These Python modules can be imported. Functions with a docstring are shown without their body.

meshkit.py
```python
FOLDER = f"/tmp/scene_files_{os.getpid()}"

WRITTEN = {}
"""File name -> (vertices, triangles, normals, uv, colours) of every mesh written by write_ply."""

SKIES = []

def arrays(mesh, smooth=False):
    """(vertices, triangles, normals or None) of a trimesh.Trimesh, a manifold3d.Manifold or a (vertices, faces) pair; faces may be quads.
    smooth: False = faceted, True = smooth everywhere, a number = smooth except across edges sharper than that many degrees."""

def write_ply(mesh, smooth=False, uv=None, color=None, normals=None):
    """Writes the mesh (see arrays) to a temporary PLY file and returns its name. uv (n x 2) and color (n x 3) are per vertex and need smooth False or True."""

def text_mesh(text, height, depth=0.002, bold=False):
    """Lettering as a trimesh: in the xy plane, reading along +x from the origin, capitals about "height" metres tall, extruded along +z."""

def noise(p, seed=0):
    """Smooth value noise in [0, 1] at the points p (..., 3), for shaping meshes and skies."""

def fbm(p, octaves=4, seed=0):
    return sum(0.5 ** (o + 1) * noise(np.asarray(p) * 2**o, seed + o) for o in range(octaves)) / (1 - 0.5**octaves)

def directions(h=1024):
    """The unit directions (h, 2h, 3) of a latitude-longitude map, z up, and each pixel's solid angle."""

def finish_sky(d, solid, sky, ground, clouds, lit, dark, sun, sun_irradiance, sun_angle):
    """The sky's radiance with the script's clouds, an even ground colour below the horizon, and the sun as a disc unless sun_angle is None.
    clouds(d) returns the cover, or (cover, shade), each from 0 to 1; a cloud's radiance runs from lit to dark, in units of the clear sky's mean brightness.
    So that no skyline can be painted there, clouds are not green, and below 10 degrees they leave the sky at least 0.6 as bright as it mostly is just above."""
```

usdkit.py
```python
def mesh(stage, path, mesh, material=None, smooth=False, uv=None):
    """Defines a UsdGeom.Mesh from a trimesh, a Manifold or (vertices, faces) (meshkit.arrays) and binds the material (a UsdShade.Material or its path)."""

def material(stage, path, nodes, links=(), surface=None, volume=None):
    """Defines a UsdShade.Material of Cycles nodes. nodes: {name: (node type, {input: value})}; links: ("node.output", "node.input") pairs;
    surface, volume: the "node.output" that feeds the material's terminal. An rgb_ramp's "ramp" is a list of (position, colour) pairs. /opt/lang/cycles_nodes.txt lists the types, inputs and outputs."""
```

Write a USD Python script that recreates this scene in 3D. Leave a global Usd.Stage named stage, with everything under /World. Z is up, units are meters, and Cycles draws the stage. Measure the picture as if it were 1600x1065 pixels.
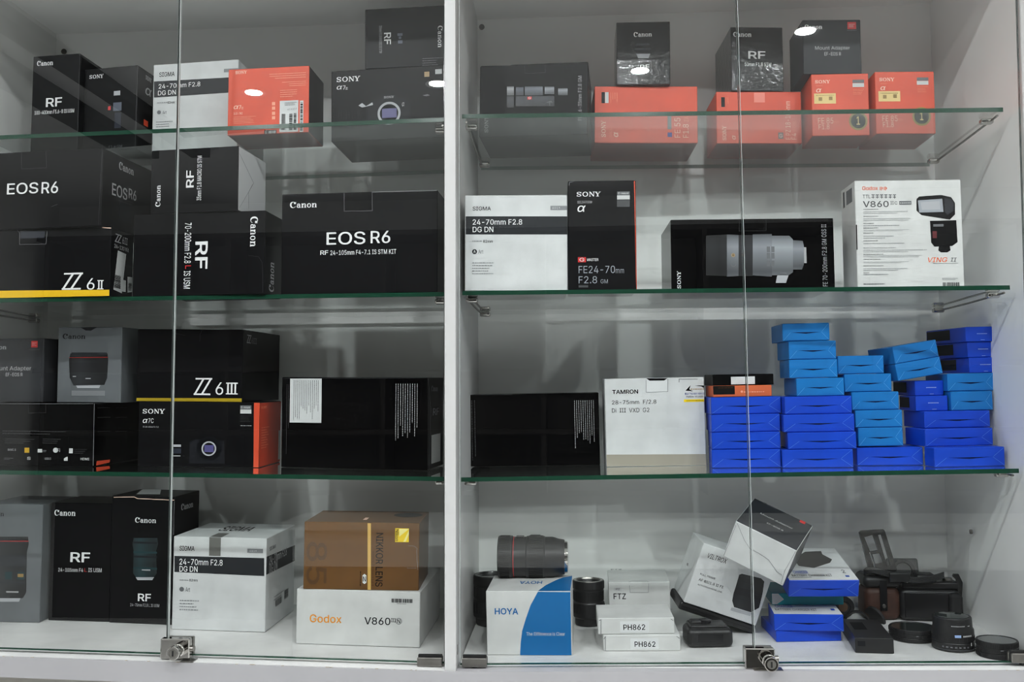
import math, random
import numpy as np, trimesh, usdkit, meshkit
from shapely.geometry import Polygon, LineString, Point, box as sbox
from shapely.ops import unary_union
from shapely import affinity
import manifold3d as m3
from pxr import Usd, UsdGeom, Gf

stage = Usd.Stage.CreateInMemory()
UsdGeom.Xform.Define(stage, '/World')
R_ = random.Random(7)

# ---------------------------------------------------------------- camera, exposure
CAM = (0.215, -1.45, 1.35); YAW, PITCH, ROLL = .0685, .0737, -.0057
EXPOSURE = -0.22
LAMP = 1000.0
def basis():
    c, s = math.cos(YAW), math.sin(YAW)
    r, fw, up = np.array([c, s, 0]), np.array([-s, c, 0]), np.array([0, 0, 1.])
    f2 = fw*math.cos(PITCH) + up*math.sin(PITCH); u2 = up*math.cos(PITCH) - fw*math.sin(PITCH)
    return r*math.cos(ROLL) + u2*math.sin(ROLL), u2*math.cos(ROLL) - r*math.sin(ROLL), f2
_r, _u, _f = basis()
cam = UsdGeom.Camera.Define(stage, '/World/camera')
cam.AddTransformOp().Set(Gf.Matrix4d(*_r, 0, *_u, 0, *(-_f), 0, *CAM, 1))
cam.CreateHorizontalApertureAttr(36.0); cam.CreateFocalLengthAttr(32.625)
cam.CreateClippingRangeAttr(Gf.Vec2f(.02, 100)); cam.CreateExposureAttr(EXPOSURE)

# ---------------------------------------------------------------- materials
def lin(c):
    c = np.array(c, float)/255
    return tuple(np.where(c <= .04045, c/12.92, ((c+.055)/1.055)**2.4))
def pmat(name, c, rough=.45, metal=0., var=.0, scale=30., coat=0., spec=.5, bump=0., bscale=200.):
    c = lin(c)
    nodes = {'p': ('principled_bsdf', {'base_color': c, 'roughness': rough, 'metallic': metal, 'coat_weight': coat, 'specular_ior_level': spec})}
    links = []
    if var:
        nodes['t'] = ('texture_coordinate', {})
        nodes['n'] = ('noise_texture', {'scale': scale, 'detail': 5.})
        nodes['r'] = ('rgb_ramp', {'ramp': [(.3, tuple(x*(1-var) for x in c)), (.7, tuple(min(1, x*(1+var*.6)) for x in c))]})
        links += [('t.object', 'n.vector'), ('n.fac', 'r.fac'), ('r.color', 'p.base_color')]
    if bump:
        nodes['t2'] = ('texture_coordinate', {}); nodes['n2'] = ('noise_texture', {'scale': bscale, 'detail': 3.})
        nodes['b'] = ('bump', {'strength': bump, 'distance': .001})
        links += [('t2.object', 'n2.vector'), ('n2.fac', 'b.height'), ('b.normal', 'p.normal')]
    return usdkit.material(stage, '/World/Looks/'+name, nodes, links, surface='p.BSDF')
def emat(name, c, s):
    return usdkit.material(stage, '/World/Looks/'+name, {'e': ('emission', {'color': c, 'strength': s})}, surface='e.emission')
def glassmat(name, tint, refl):
    return usdkit.material(stage, '/World/Looks/'+name, {
        'f': ('fresnel', {'IOR': 1.5}), 'g': ('geometry', {}),
        'i': ('math', {'math_type': 'subtract', 'value1': 1.0}), 'm': ('math', {'math_type': 'multiply'}), 'k': ('math', {'math_type': 'multiply', 'value2': refl}),
        't': ('transparent_bsdf', {'color': tint}), 's': ('glossy_bsdf', {'color': (1, 1, 1), 'roughness': .0}), 'x': ('mix_closure', {})},
        [('g.backfacing', 'i.value2'), ('f.fac', 'm.value1'), ('i.value', 'm.value2'), ('m.value', 'k.value1'), ('k.value', 'x.fac'),
         ('t.BSDF', 'x.closure1'), ('s.BSDF', 'x.closure2')], surface='x.closure')
M = {}
_pal = {  # name: (colour, roughness)
 'black': ((15, 15, 17), .36), 'black2': ((12, 12, 13), .3), 'gloss': ((9, 9, 10), .18), 'wrap': ((12, 12, 13), .12), 'dgrey': ((52, 53, 56), .42), 'dkg': ((44, 46, 50), .4), 'silver': ((102, 106, 109), .42),
 'white': ((212, 214, 214), .5), 'white2': ((222, 224, 224), .5), 'off': ((212, 213, 211), .5), 'kraft': ((104, 71, 34), .3), 'or': ((220, 80, 50), .42), 'or2': ((200, 66, 40), .42), 'orange2': ((214, 104, 62), .45),
 'blue': ((13, 68, 196), .38), 'azure': ((20, 116, 190), .38), 'teal3': ((20, 140, 150), .45), 'hoya': ((6, 102, 164), .45), 'hoya2': ((20, 100, 165), .45),
 'w': ((236, 236, 236), .5), 'g': ((168, 168, 170), .5), 'g2': ((110, 110, 114), .5), 'g3': ((66, 66, 68), .5), 'k': ((14, 14, 15), .5), 'k2': ((22, 22, 23), .4), 'wh2': ((205, 206, 205), .5), 'wh3': ((190, 190, 190), .5),
 'dk': ((48, 49, 51), .5), 'dk2': ((40, 40, 42), .5), 'dk3': ((72, 73, 75), .5), 'mg': ((135, 137, 140), .5), 'mg2': ((105, 107, 110), .5), 'wg': ((196, 197, 198), .5), 'wg2': ((128, 131, 134), .5),
 'lg': ((176, 178, 182), .4), 'lg2': ((158, 163, 170), .4), 'lg3': ((178, 184, 190), .4), 'bg': ((88, 94, 108), .4), 'bg2': ((48, 52, 62), .4), 'bgl': ((112, 118, 130), .4), 'lens': ((38, 40, 43), .35), 'lens2': ((54, 56, 60), .35), 'cam': ((30, 31, 35), .3), 'sens': ((84, 80, 130), .3), 'rib': ((46, 47, 50), .4),
 'teal': ((42, 66, 70), .4), 'teal2': ((28, 50, 54), .4), 'red': ((206, 40, 40), .45), 'dred': ((96, 34, 38), .45), 'cr': ((244, 206, 186), .5), 'cr2': ((246, 168, 140), .5), 'or3': ((240, 140, 108), .5), 'og': ((238, 150, 40), .5), 'og2': ((234, 98, 44), .5),
 'yel': ((232, 186, 20), .45), 'yel2': ((196, 156, 30), .45), 'yel3': ((176, 150, 20), .45), 'yelN': ((246, 212, 20), .45), 'wyel': ((250, 240, 150), .45), 'tan': ((176, 150, 112), .5), 'tan2': ((150, 122, 70), .5), 'gold': ((212, 172, 92), .3), 'goldl': ((226, 198, 130), .4), 'goldd': ((150, 130, 40), .4),
 'br1': ((82, 55, 26), .4), 'br2': ((74, 48, 24), .4), 'br3': ((32, 24, 18), .45), 'blu': ((30, 50, 140), .5), 'blu2': ((20, 66, 170), .5), 'pink': ((240, 140, 124), .5), 'taupe': ((160, 154, 140), .5), 'tape': ((60, 62, 68), .1), 'tapeg': ((112, 112, 108), .3), 'band': ((44, 46, 49), .45),
 'wear': ((128, 128, 131), .6), 'wear2': ((72, 72, 76), .6), 'seam': ((120, 122, 124), .5), 'slit': ((8, 18, 60), .7), 'creaseb': ((96, 140, 226), .5), 'creasea': ((100, 168, 226), .5), 'paleb': ((150, 170, 235), .5)}
_used = {}
def mat(n):
    if n == 'plastic': return plastic
    if n not in _used:
        c, r = _pal[n]
        if n == 'wrap':
            _used[n] = pmat('shrink_wrapped_card', c, r, bump=.5, bscale=90.); return _used[n]
        big = n in ('black', 'gloss', 'dgrey', 'white', 'off', 'kraft', 'or', 'silver', 'blue', 'azure')
        _used[n] = pmat('ink_'+n if not big else 'card_'+n, c, r, var=.10 if big else 0, scale=22., spec=.12 if n in ('black', 'black2', 'gloss', 'dgrey') or (not big and max(c) < 75) else .4)
    return _used[n]
laminate = pmat('white_laminate', (246, 246, 244), .28, var=.03, scale=6.)
rail_m = pmat('grey_white_rail', (172, 170, 173), .45, var=.03, scale=9.)
laminate_front = pmat('white_laminate_front', (200, 199, 198), .4, var=.03, scale=9.)
lam_floor = pmat('worn_white_board', (222, 222, 220), .45, var=.10, scale=14., bump=.1)
pane_m = glassmat('door_glass', (.99, .995, .992), 1.7)
shelf_m = glassmat('shelf_glass', (.955, .982, .972), 1.6)
edge_m = pmat('green_glass_edge', (24, 64, 48), .15)
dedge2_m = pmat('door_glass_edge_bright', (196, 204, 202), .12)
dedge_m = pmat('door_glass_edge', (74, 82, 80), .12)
chrome = pmat('chrome', (190, 187, 183), .06, 1.)
steel = pmat('brushed_steel', (150, 147, 142), .32, 1., var=.15, scale=60.)
gasket = pmat('black_rubber', (20, 20, 20), .6)
plastic = pmat('black_plastic', (30, 30, 31), .42, var=.12, scale=40., bump=.15, bscale=400.)
plastic2 = pmat('black_gloss_plastic', (24, 24, 26), .25)
rubber = pmat('ribbed_rubber', (26, 26, 27), .65)
lens_glass = pmat('lens_glass', (38, 46, 44), .06, coat=1.)
leather = pmat('brown_leather', (66, 38, 27), .6, var=.3, scale=60., bump=.4, bscale=300.)
wallp = pmat('painted_wall', (240, 240, 238), .7, var=.03, scale=3.)
dirt_m = pmat('dirt', (176, 166, 152), .8)

# ---------------------------------------------------------------- prim helpers
_n = {}
def uniq(parent, name):
    k = (parent, name); i = _n.get(k, 0); _n[k] = i+1
    return f'{parent}/{name}' + (f'_{i:03d}' if i else '')
def rotm(rz=0, ry=0, rx=0):
    cz, sz, cy, sy, cx, sx = math.cos(rz), math.sin(rz), math.cos(-ry), math.sin(-ry), math.cos(rx), math.sin(rx)
    Z = np.array([[cz, -sz, 0], [sz, cz, 0], [0, 0, 1]]); Y = np.array([[cy, 0, sy], [0, 1, 0], [-sy, 0, cy]]); X = np.array([[1, 0, 0], [0, cx, -sx], [0, sx, cx]])
    return Z @ Y @ X
def tag(prim, label, cat, group=None):
    prim.SetCustomDataByKey('label', label); prim.SetCustomDataByKey('category', cat)
    if group: prim.SetCustomDataByKey('group', group)
def thing(name, label, cat, pos=(0, 0, 0), rot=(0, 0, 0), group=None):
    p = uniq('/World', name); x = UsdGeom.Xform.Define(stage, p); m = rotm(*rot)
    x.AddTransformOp().Set(Gf.Matrix4d(*m[:, 0], 0, *m[:, 1], 0, *m[:, 2], 0, *map(float, pos), 1))
    tag(x.GetPrim(), label, cat, group)
    return p
def part(parent, name, mesh, material, smooth=False, label=None):
    p = uniq(parent, name); o = usdkit.mesh(stage, p, mesh, material, smooth=smooth)
    if label: o.GetPrim().SetCustomDataByKey('label', label)
    return p
def struct(name, mesh, material, smooth=False):
    p = uniq('/World', name); o = usdkit.mesh(stage, p, mesh, material, smooth=smooth)
    o.GetPrim().SetCustomDataByKey('kind', 'structure'); o.GetPrim().SetCustomDataByKey('label', name.replace('_', ' ')+' of the shop room'); o.GetPrim().SetCustomDataByKey('category', name.split('_')[0])
    return p
def cat_(ms): return trimesh.util.concatenate(ms)
def tr(m, x=0, y=0, z=0):
    m = m.copy(); m.apply_translation((x, y, z)); return m
def rt(m, ang, ax, at=(0, 0, 0)):
    m = m.copy(); m.apply_transform(trimesh.transformations.rotation_matrix(ang, ax, at)); return m
def bx(x0, y0, z0, x1, y1, z1):
    m = trimesh.creation.box((x1-x0, y1-y0, z1-z0)); m.apply_translation(((x0+x1)/2, (y0+y1)/2, (z0+z1)/2)); return m
def hexa(p):   # 8 points: bottom ring 4, top ring 4
    return trimesh.convex.convex_hull(np.array(p, float))
def carton(w, d, h, c=.0009):
    pts = []
    for sx in (0, 1):
        for sy in (0, 1):
            for sz in (0, 1):
                b = np.array([sx*w, sy*d, sz*h]); s = np.array([1-2*sx, 1-2*sy, 1-2*sz])*c
                for k in range(3):
                    o = s.copy(); o[k] = 0; pts.append(b+o)
    return trimesh.convex.convex_hull(np.array(pts))
def rbox(w, d, h, r, n=3):   # rounded box on its base, centred in x and y
    s = m3.Manifold.sphere(r, 4*n)
    ps = [s.translate((sx*(w/2-r), sy*(d/2-r), z)) for sx in (-1, 1) for sy in (-1, 1) for z in (r, h-r)]
    m = m3.Manifold.batch_hull(ps).to_mesh(); return trimesh.Trimesh(m.vert_properties[:, :3], m.tri_verts)
def lathe(prof, n=48): return trimesh.creation.revolve(np.array(prof, float), sections=n)
def ext(poly, t): return cat_([trimesh.creation.extrude_polygon(g, t, engine='earcut') for g in getattr(poly, 'geoms', [poly]) if g.area > 0])
def tube(pts, r, n=8): return trimesh.creation.sweep_polygon(Point(0, 0).buffer(r, quad_segs=max(2, n//4)), np.array(pts, float), engine='earcut')

# ---------------------------------------------------------------- lettering and print
def slabbed(parts): return unary_union(parts)
def st_(pts, w): return LineString(pts).buffer(w/2, cap_style=2, join_style=2)
def ring(cx, cy, rx, ry, tx, ty): return affinity.scale(Point(cx, cy).buffer(1, 24), rx, ry).difference(affinity.scale(Point(cx, cy).buffer(1, 24), rx-tx, ry-ty))
def sony():
    out = []
    s = unary_union([ring(.5, .735, .5, .265, .24, .12), ring(.5, .265, .5, .265, .24, .12)])
    s = s.difference(Polygon([(.55, .5), (1.2, .5), (1.2, .72), (.6, .72)])).difference(Polygon([(-.2, .28), (.4, .28), (.45, .5), (-.2, .5)]))
    s = unary_union([s, sbox(.9, .66, .99, .98), sbox(.01, .02, .1, .34), st_([(.15, .6), (.85, .4)], .2)]); out.append(s)
    out.append(ring(1.83, .5, .62, .51, .26, .12))
    x = 2.65
    out.append(unary_union([sbox(x+.1, 0, x+.22, 1), sbox(x+.92, 0, x+1.04, 1), Polygon([(x+.02, 1), (x+.32, 1), (x+1.04, .1), (x+1.04, 0), (x+.86, 0), (x+.1, .86)]), sbox(x-.02, 0, x+.36, .09), sbox(x-.02, .91, x+.3, 1), sbox(x+.78, .91, x+1.18, 1)]))
    x = 3.85
    out.append(unary_union([Polygon([(x+.02, 1), (x+.36, 1), (x+.74, .5), (x+.5, .4)]), Polygon([(x+1.02, 1), (x+1.16, 1), (x+.72, .42), (x+.62, .48)]), sbox(x+.46, 0, x+.74, .5), sbox(x+.28, 0, x+.92, .09), sbox(x-.06, .91, x+.52, 1), sbox(x+.84, .91, x+1.3, 1)]))
    return unary_union(out)
def canon():
    c = affinity.scale(Point(.55, .5).buffer(1, 24), .55, .52).difference(affinity.scale(Point(.66, .5).buffer(1, 24), .36, .42)).difference(sbox(.72, .28, 1.3, .62))
    c = unary_union([c, Polygon([(.72, .62), (1.08, .62), (1.08, 1.0), (.98, .9), (.7, .98)])])
    def n(x): return unary_union([sbox(x, 0, x+.24, .68), sbox(x+.5, 0, x+.74, .5), ring(x+.46, .46, .28, .24, .14, .1).intersection(sbox(x, .45, x+1, 1)), sbox(x-.07, 0, x+.31, .08), sbox(x+.43, 0, x+.81, .08), sbox(x-.07, .6, x+.2, .68)])
    a = unary_union([ring(1.52, .23, .3, .24, .2, .1), sbox(1.62, 0, 1.86, .5), ring(1.56, .46, .3, .24, .18, .1).intersection(sbox(1.2, .46, 2, 1)), sbox(1.62, 0, 1.96, .09)])
    return unary_union([c, a, n(2.12), ring(3.42, .34, .38, .36, .2, .1), n(3.98)])
def zed(): return unary_union([sbox(.1, .9, 1.15, 1), sbox(0, 0, 1.05, .1), st_([(.62, .97), (.06, .03)], .11), st_([(1.08, .97), (.5, .03)], .11)])
def romans(k):
    w = .42*k
    return unary_union([sbox(0, .9, w+.1, 1), sbox(0, 0, w+.1, .1)] + [sbox(.14+.42*i, 0, .14+.42*i+.2, 1) for i in range(k)])
_tc = {}
def textmesh(t, style):
    k = (t, style)
    if k not in _tc:
        sp = {'@canon': canon, '@sony': sony, '@zed': zed, '@two': lambda: romans(2), '@three': lambda: romans(3)}
        if t in sp: m = ext(sp[t](), 1.)
        else:
            m = meshkit.text_mesh({'@alpha': 'α', '@v860': 'V860'}.get(t, t), 1., 1., bold=style in 'wB')
            if style == 'b':
                m = cat_([tr(m, dx, dy, dz) for dx, dy, dz in ((-.018, 0, 0), (.018, 0, .3), (0, -.014, .6), (0, .014, .9))])
            if style == 'i' or t == '@alpha':
                m.vertices[:, 0] += m.vertices[:, 1]*.22
        m.apply_translation(-m.bounds[0]); m.apply_scale(1/np.maximum(m.extents, 1e-9)); m.apply_translation((-.5, -.5, 0))
        _tc[k] = m
    return _tc[k].copy()
f_, r_, l_, t_ = 'front', 'right', 'left', 'top'
NAMES = {'T': 'lettering', 'P': 'fine_print', 'B': 'barcode'}
_pc = [0]
def picmat(m, mm):   # a printed picture of a lens: flat ink, light and dark bands along the barrel as printed
    _, base, ax = m.split(':'); i = 'xyz'.index(ax); a, b = mm.bounds[0][i], mm.bounds[1][i]; c = np.array(lin(_pal[base][0])); _pc[0] += 1
    st = [(0, .35), (.12, .8), (.3, 1.25), (.45, .95), (.7, .6), (.88, .35), (1, .5)]
    if ax == 'z': c = c*.62; st = [(1-q, v) for q, v in st][::-1]
    return usdkit.material(stage, f'/World/Looks/printed_picture_{_pc[0]:03d}', {'t': ('texture_coordinate', {}), 's': ('separate_xyz', {}),
        'm': ('map_range', {'from_min': a, 'from_max': b, 'to_min': 0., 'to_max': 1.}), 'r': ('rgb_ramp', {'ramp': [(q, tuple(np.minimum(1, c*v))) for q, v in st]}), 'p': ('principled_bsdf', {'roughness': .35})},
        [('t.object', 's.vector'), ('s.'+ax, 'm.value'), ('m.result', 'r.fac'), ('r.color', 'p.base_color')], surface='p.BSDF')
def quad(u0, v0, u1, v1): return sbox(u0, v0, u1, v1)
def rects(lst, t=.0001):
    v, f = [], []
    for (a, b, c, d) in lst:
        k = len(v); v += [(a, b, t), (c, b, t), (c, d, t), (a, d, t)]; f += [(k, k+1, k+2), (k, k+2, k+3)]
    return trimesh.Trimesh(np.array(v, float), np.array(f), process=False)
def put(face, dim, m, off):
    w, d, h = dim; m = m.copy(); m.apply_translation((0, 0, off)); v = m.vertices.copy()
    if face == 'front': n = np.c_[v[:, 0], -v[:, 2], v[:, 1]]
    elif face == 'right': n = np.c_[w+v[:, 2], v[:, 0], v[:, 1]]
    elif face == 'left': n = np.c_[-v[:, 2], d-v[:, 0], v[:, 1]]
    elif face == 'top': n = np.c_[v[:, 0], v[:, 1], h+v[:, 2]]
    m.vertices = n; return m
def prints(p, dim, lst, flapmat):
    w, d, h = dim; T = .00012; ly0 = {}
    for it in lst:
        k, face = it[0], it[1]; fw, fh = {'front': (w, h), 'right': (d, h), 'left': (d, h), 'top': (w, d)}[face]
        if k == 'T':
            u, v, ww, hh, t, m, rot, st, ly = it[2:]
            g = textmesh(t, st)
            if rot: g = rt(g, math.radians(rot), (0, 0, 1))
            g.apply_scale((ww/1000, hh/1000, T)); g = tr(g, u/1000, v/1000)
            part(p, 'lettering', put(face, dim, g, ly*.00022), mat(m))
        elif k == 'R':
            u, v, ww, hh, m, name, ly = it[2:]
            part(p, name, put(face, dim, ext(sbox((u-ww/2)/1000, (v-hh/2)/1000, (u+ww/2)/1000, (v+hh/2)/1000), T), ly*.00022), mat(m))
        elif k == 'F':
            m, name = it[2:]; e = .0008
            part(p, name, put(face, dim, ext(sbox(e, e, fw-e, fh-e), T), .00002), mat(m))
        elif k == 'P':
            u, v, ww, hh, n, m, vert, al = it[2:]
            u, v, ww, hh = u/1000, v/1000, ww/1000, hh/1000; q = []; rr = random.Random(int(u*1e5)+n)
            L_, X = (hh, ww) if vert else (ww, hh)
            step = X/n; th = step*.30 if n > 1 else X*.42
            for i in range(n):
                ln = L_*(1 if i == 0 else rr.uniform(.62, 1)); a = 0; c = (n-1-i if not vert else i)*step+step*.25
                s0 = L_-ln if al else 0
                while a < ln-1e-5:
                    b = min(ln, a+rr.uniform(.9, 3.2)*max(th, .0005))
                    q.append((s0+a, c, s0+b, c+th)); a = b+max(th, .0005)*.7
            if vert: q = [(y0, L_-x1, y1, L_-x0) for (x0, y0, x1, y1) in q]
            g = rects([(u-ww/2+a, v-hh/2+b, u-ww/2+c, v-hh/2+e) for a, b, c, e in q])
            part(p, 'fine_print', put(face, dim, g, .00058), mat(m))
        elif k == 'C':
            u, v, ww, hh, m, name, ly, rin = it[2:]
            g = affinity.scale(Point(0, 0).buffer(.5, 20), ww/1000, hh/1000)
            if rin: g = g.difference(affinity.scale(g, rin, rin))
            part(p, name, put(face, dim, ext(affinity.translate(g, u/1000, v/1000), T), ly*.00022), mat(m))
        elif k == 'B':
            u, v, ww, hh, m, vert, ly = it[2:]; u, v, ww, hh = u/1000, v/1000, ww/1000, hh/1000
            rr = random.Random(3+int(u*1e4)); q = []; L_ = hh if vert else ww; a = 0
            while a < L_:
                b = min(L_, a+L_/60*rr.choice((1, 1, 2, 3))); q.append((a, b)); a = b+L_/60*rr.choice((1, 1, 2))
            g = rects([((u-ww/2, v-hh/2+a, u+ww/2, v-hh/2+b) if vert else (u-ww/2+a, v-hh/2, u-ww/2+b, v+hh/2)) for a, b in q])
            part(p, 'barcode', put(face, dim, g, .0006), mat(m))
        elif k == 'G':
            pts, m, name, ly = it[2:]
            g = Polygon([(a/1000, b/1000) for a, b in pts]).buffer(0)
            if g.area > 1e-9:
                mm = put(face, dim, ext(g, T), ly*.00022)
                part(p, name, mm, picmat(m, mm) if m[:4] == 'pic:' else mat(m))
        elif k == 'L':
            pts, wd, m, name, ly = it[2:]
            g = LineString([(a/1000, b/1000) for a, b in pts]).buffer(wd/2000*(.7 if m[:4] == 'wear' else 1), cap_style=2)
            part(p, name, put(face, dim, ext(g, T), ly*.00022+.0001), mat(m))
        elif k == 'K':    # tuck-end closure: flap with diagonal folds and a slit
            cm = mat('creaseb' if flapmat == 'blue' else 'creasea'); a = .17*w; mid = .48*h; e = .0012
            part(p, 'tuck_flap', put(face, dim, ext(Polygon([(e, e), (w-e, e), (w-a, mid), (a, mid)]), .0004), 0), mat(flapmat))
            c = LineString([(a*1.25, mid), (w/2, mid-.0012), (w-a*1.25, mid)])
            part(p, 'flap_slit', put(face, dim, ext(Polygon([(a*1.15, mid+.0002), (w/2, mid-.0022), (w-a*1.15, mid+.0002)]), T), .00045), mat('slit'))
            g = unary_union([LineString(q).buffer(.00022, cap_style=2) for q in ([(e, e), (a, mid)], [(w-e, e), (w-a, mid)], [(w-e, h-e), (w-a*.95, mid+.001)])])
            part(p, 'fold_crease', put(face, dim, ext(g, T), .00042), cm)
        elif k == 'E':
            part(p, 'fine_print', put(face, dim, rects([(w*.38+i*.0022, h*.5, w*.38+i*.0022+.0016, h*.56) for i in range(8)]), .0003), mat('paleb'))
            part(p, 'fine_print', put(face, dim, rects([(w*.5, .0022, w*.64, .003)]), .0003), mat('paleb'))
        elif k == 'S':
            part(p, 'label_patch', put(face, dim, ext(sbox(.02*d+.0, h*.2, d*.62, h*.9), T), .0002), mat('dk2'))

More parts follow.
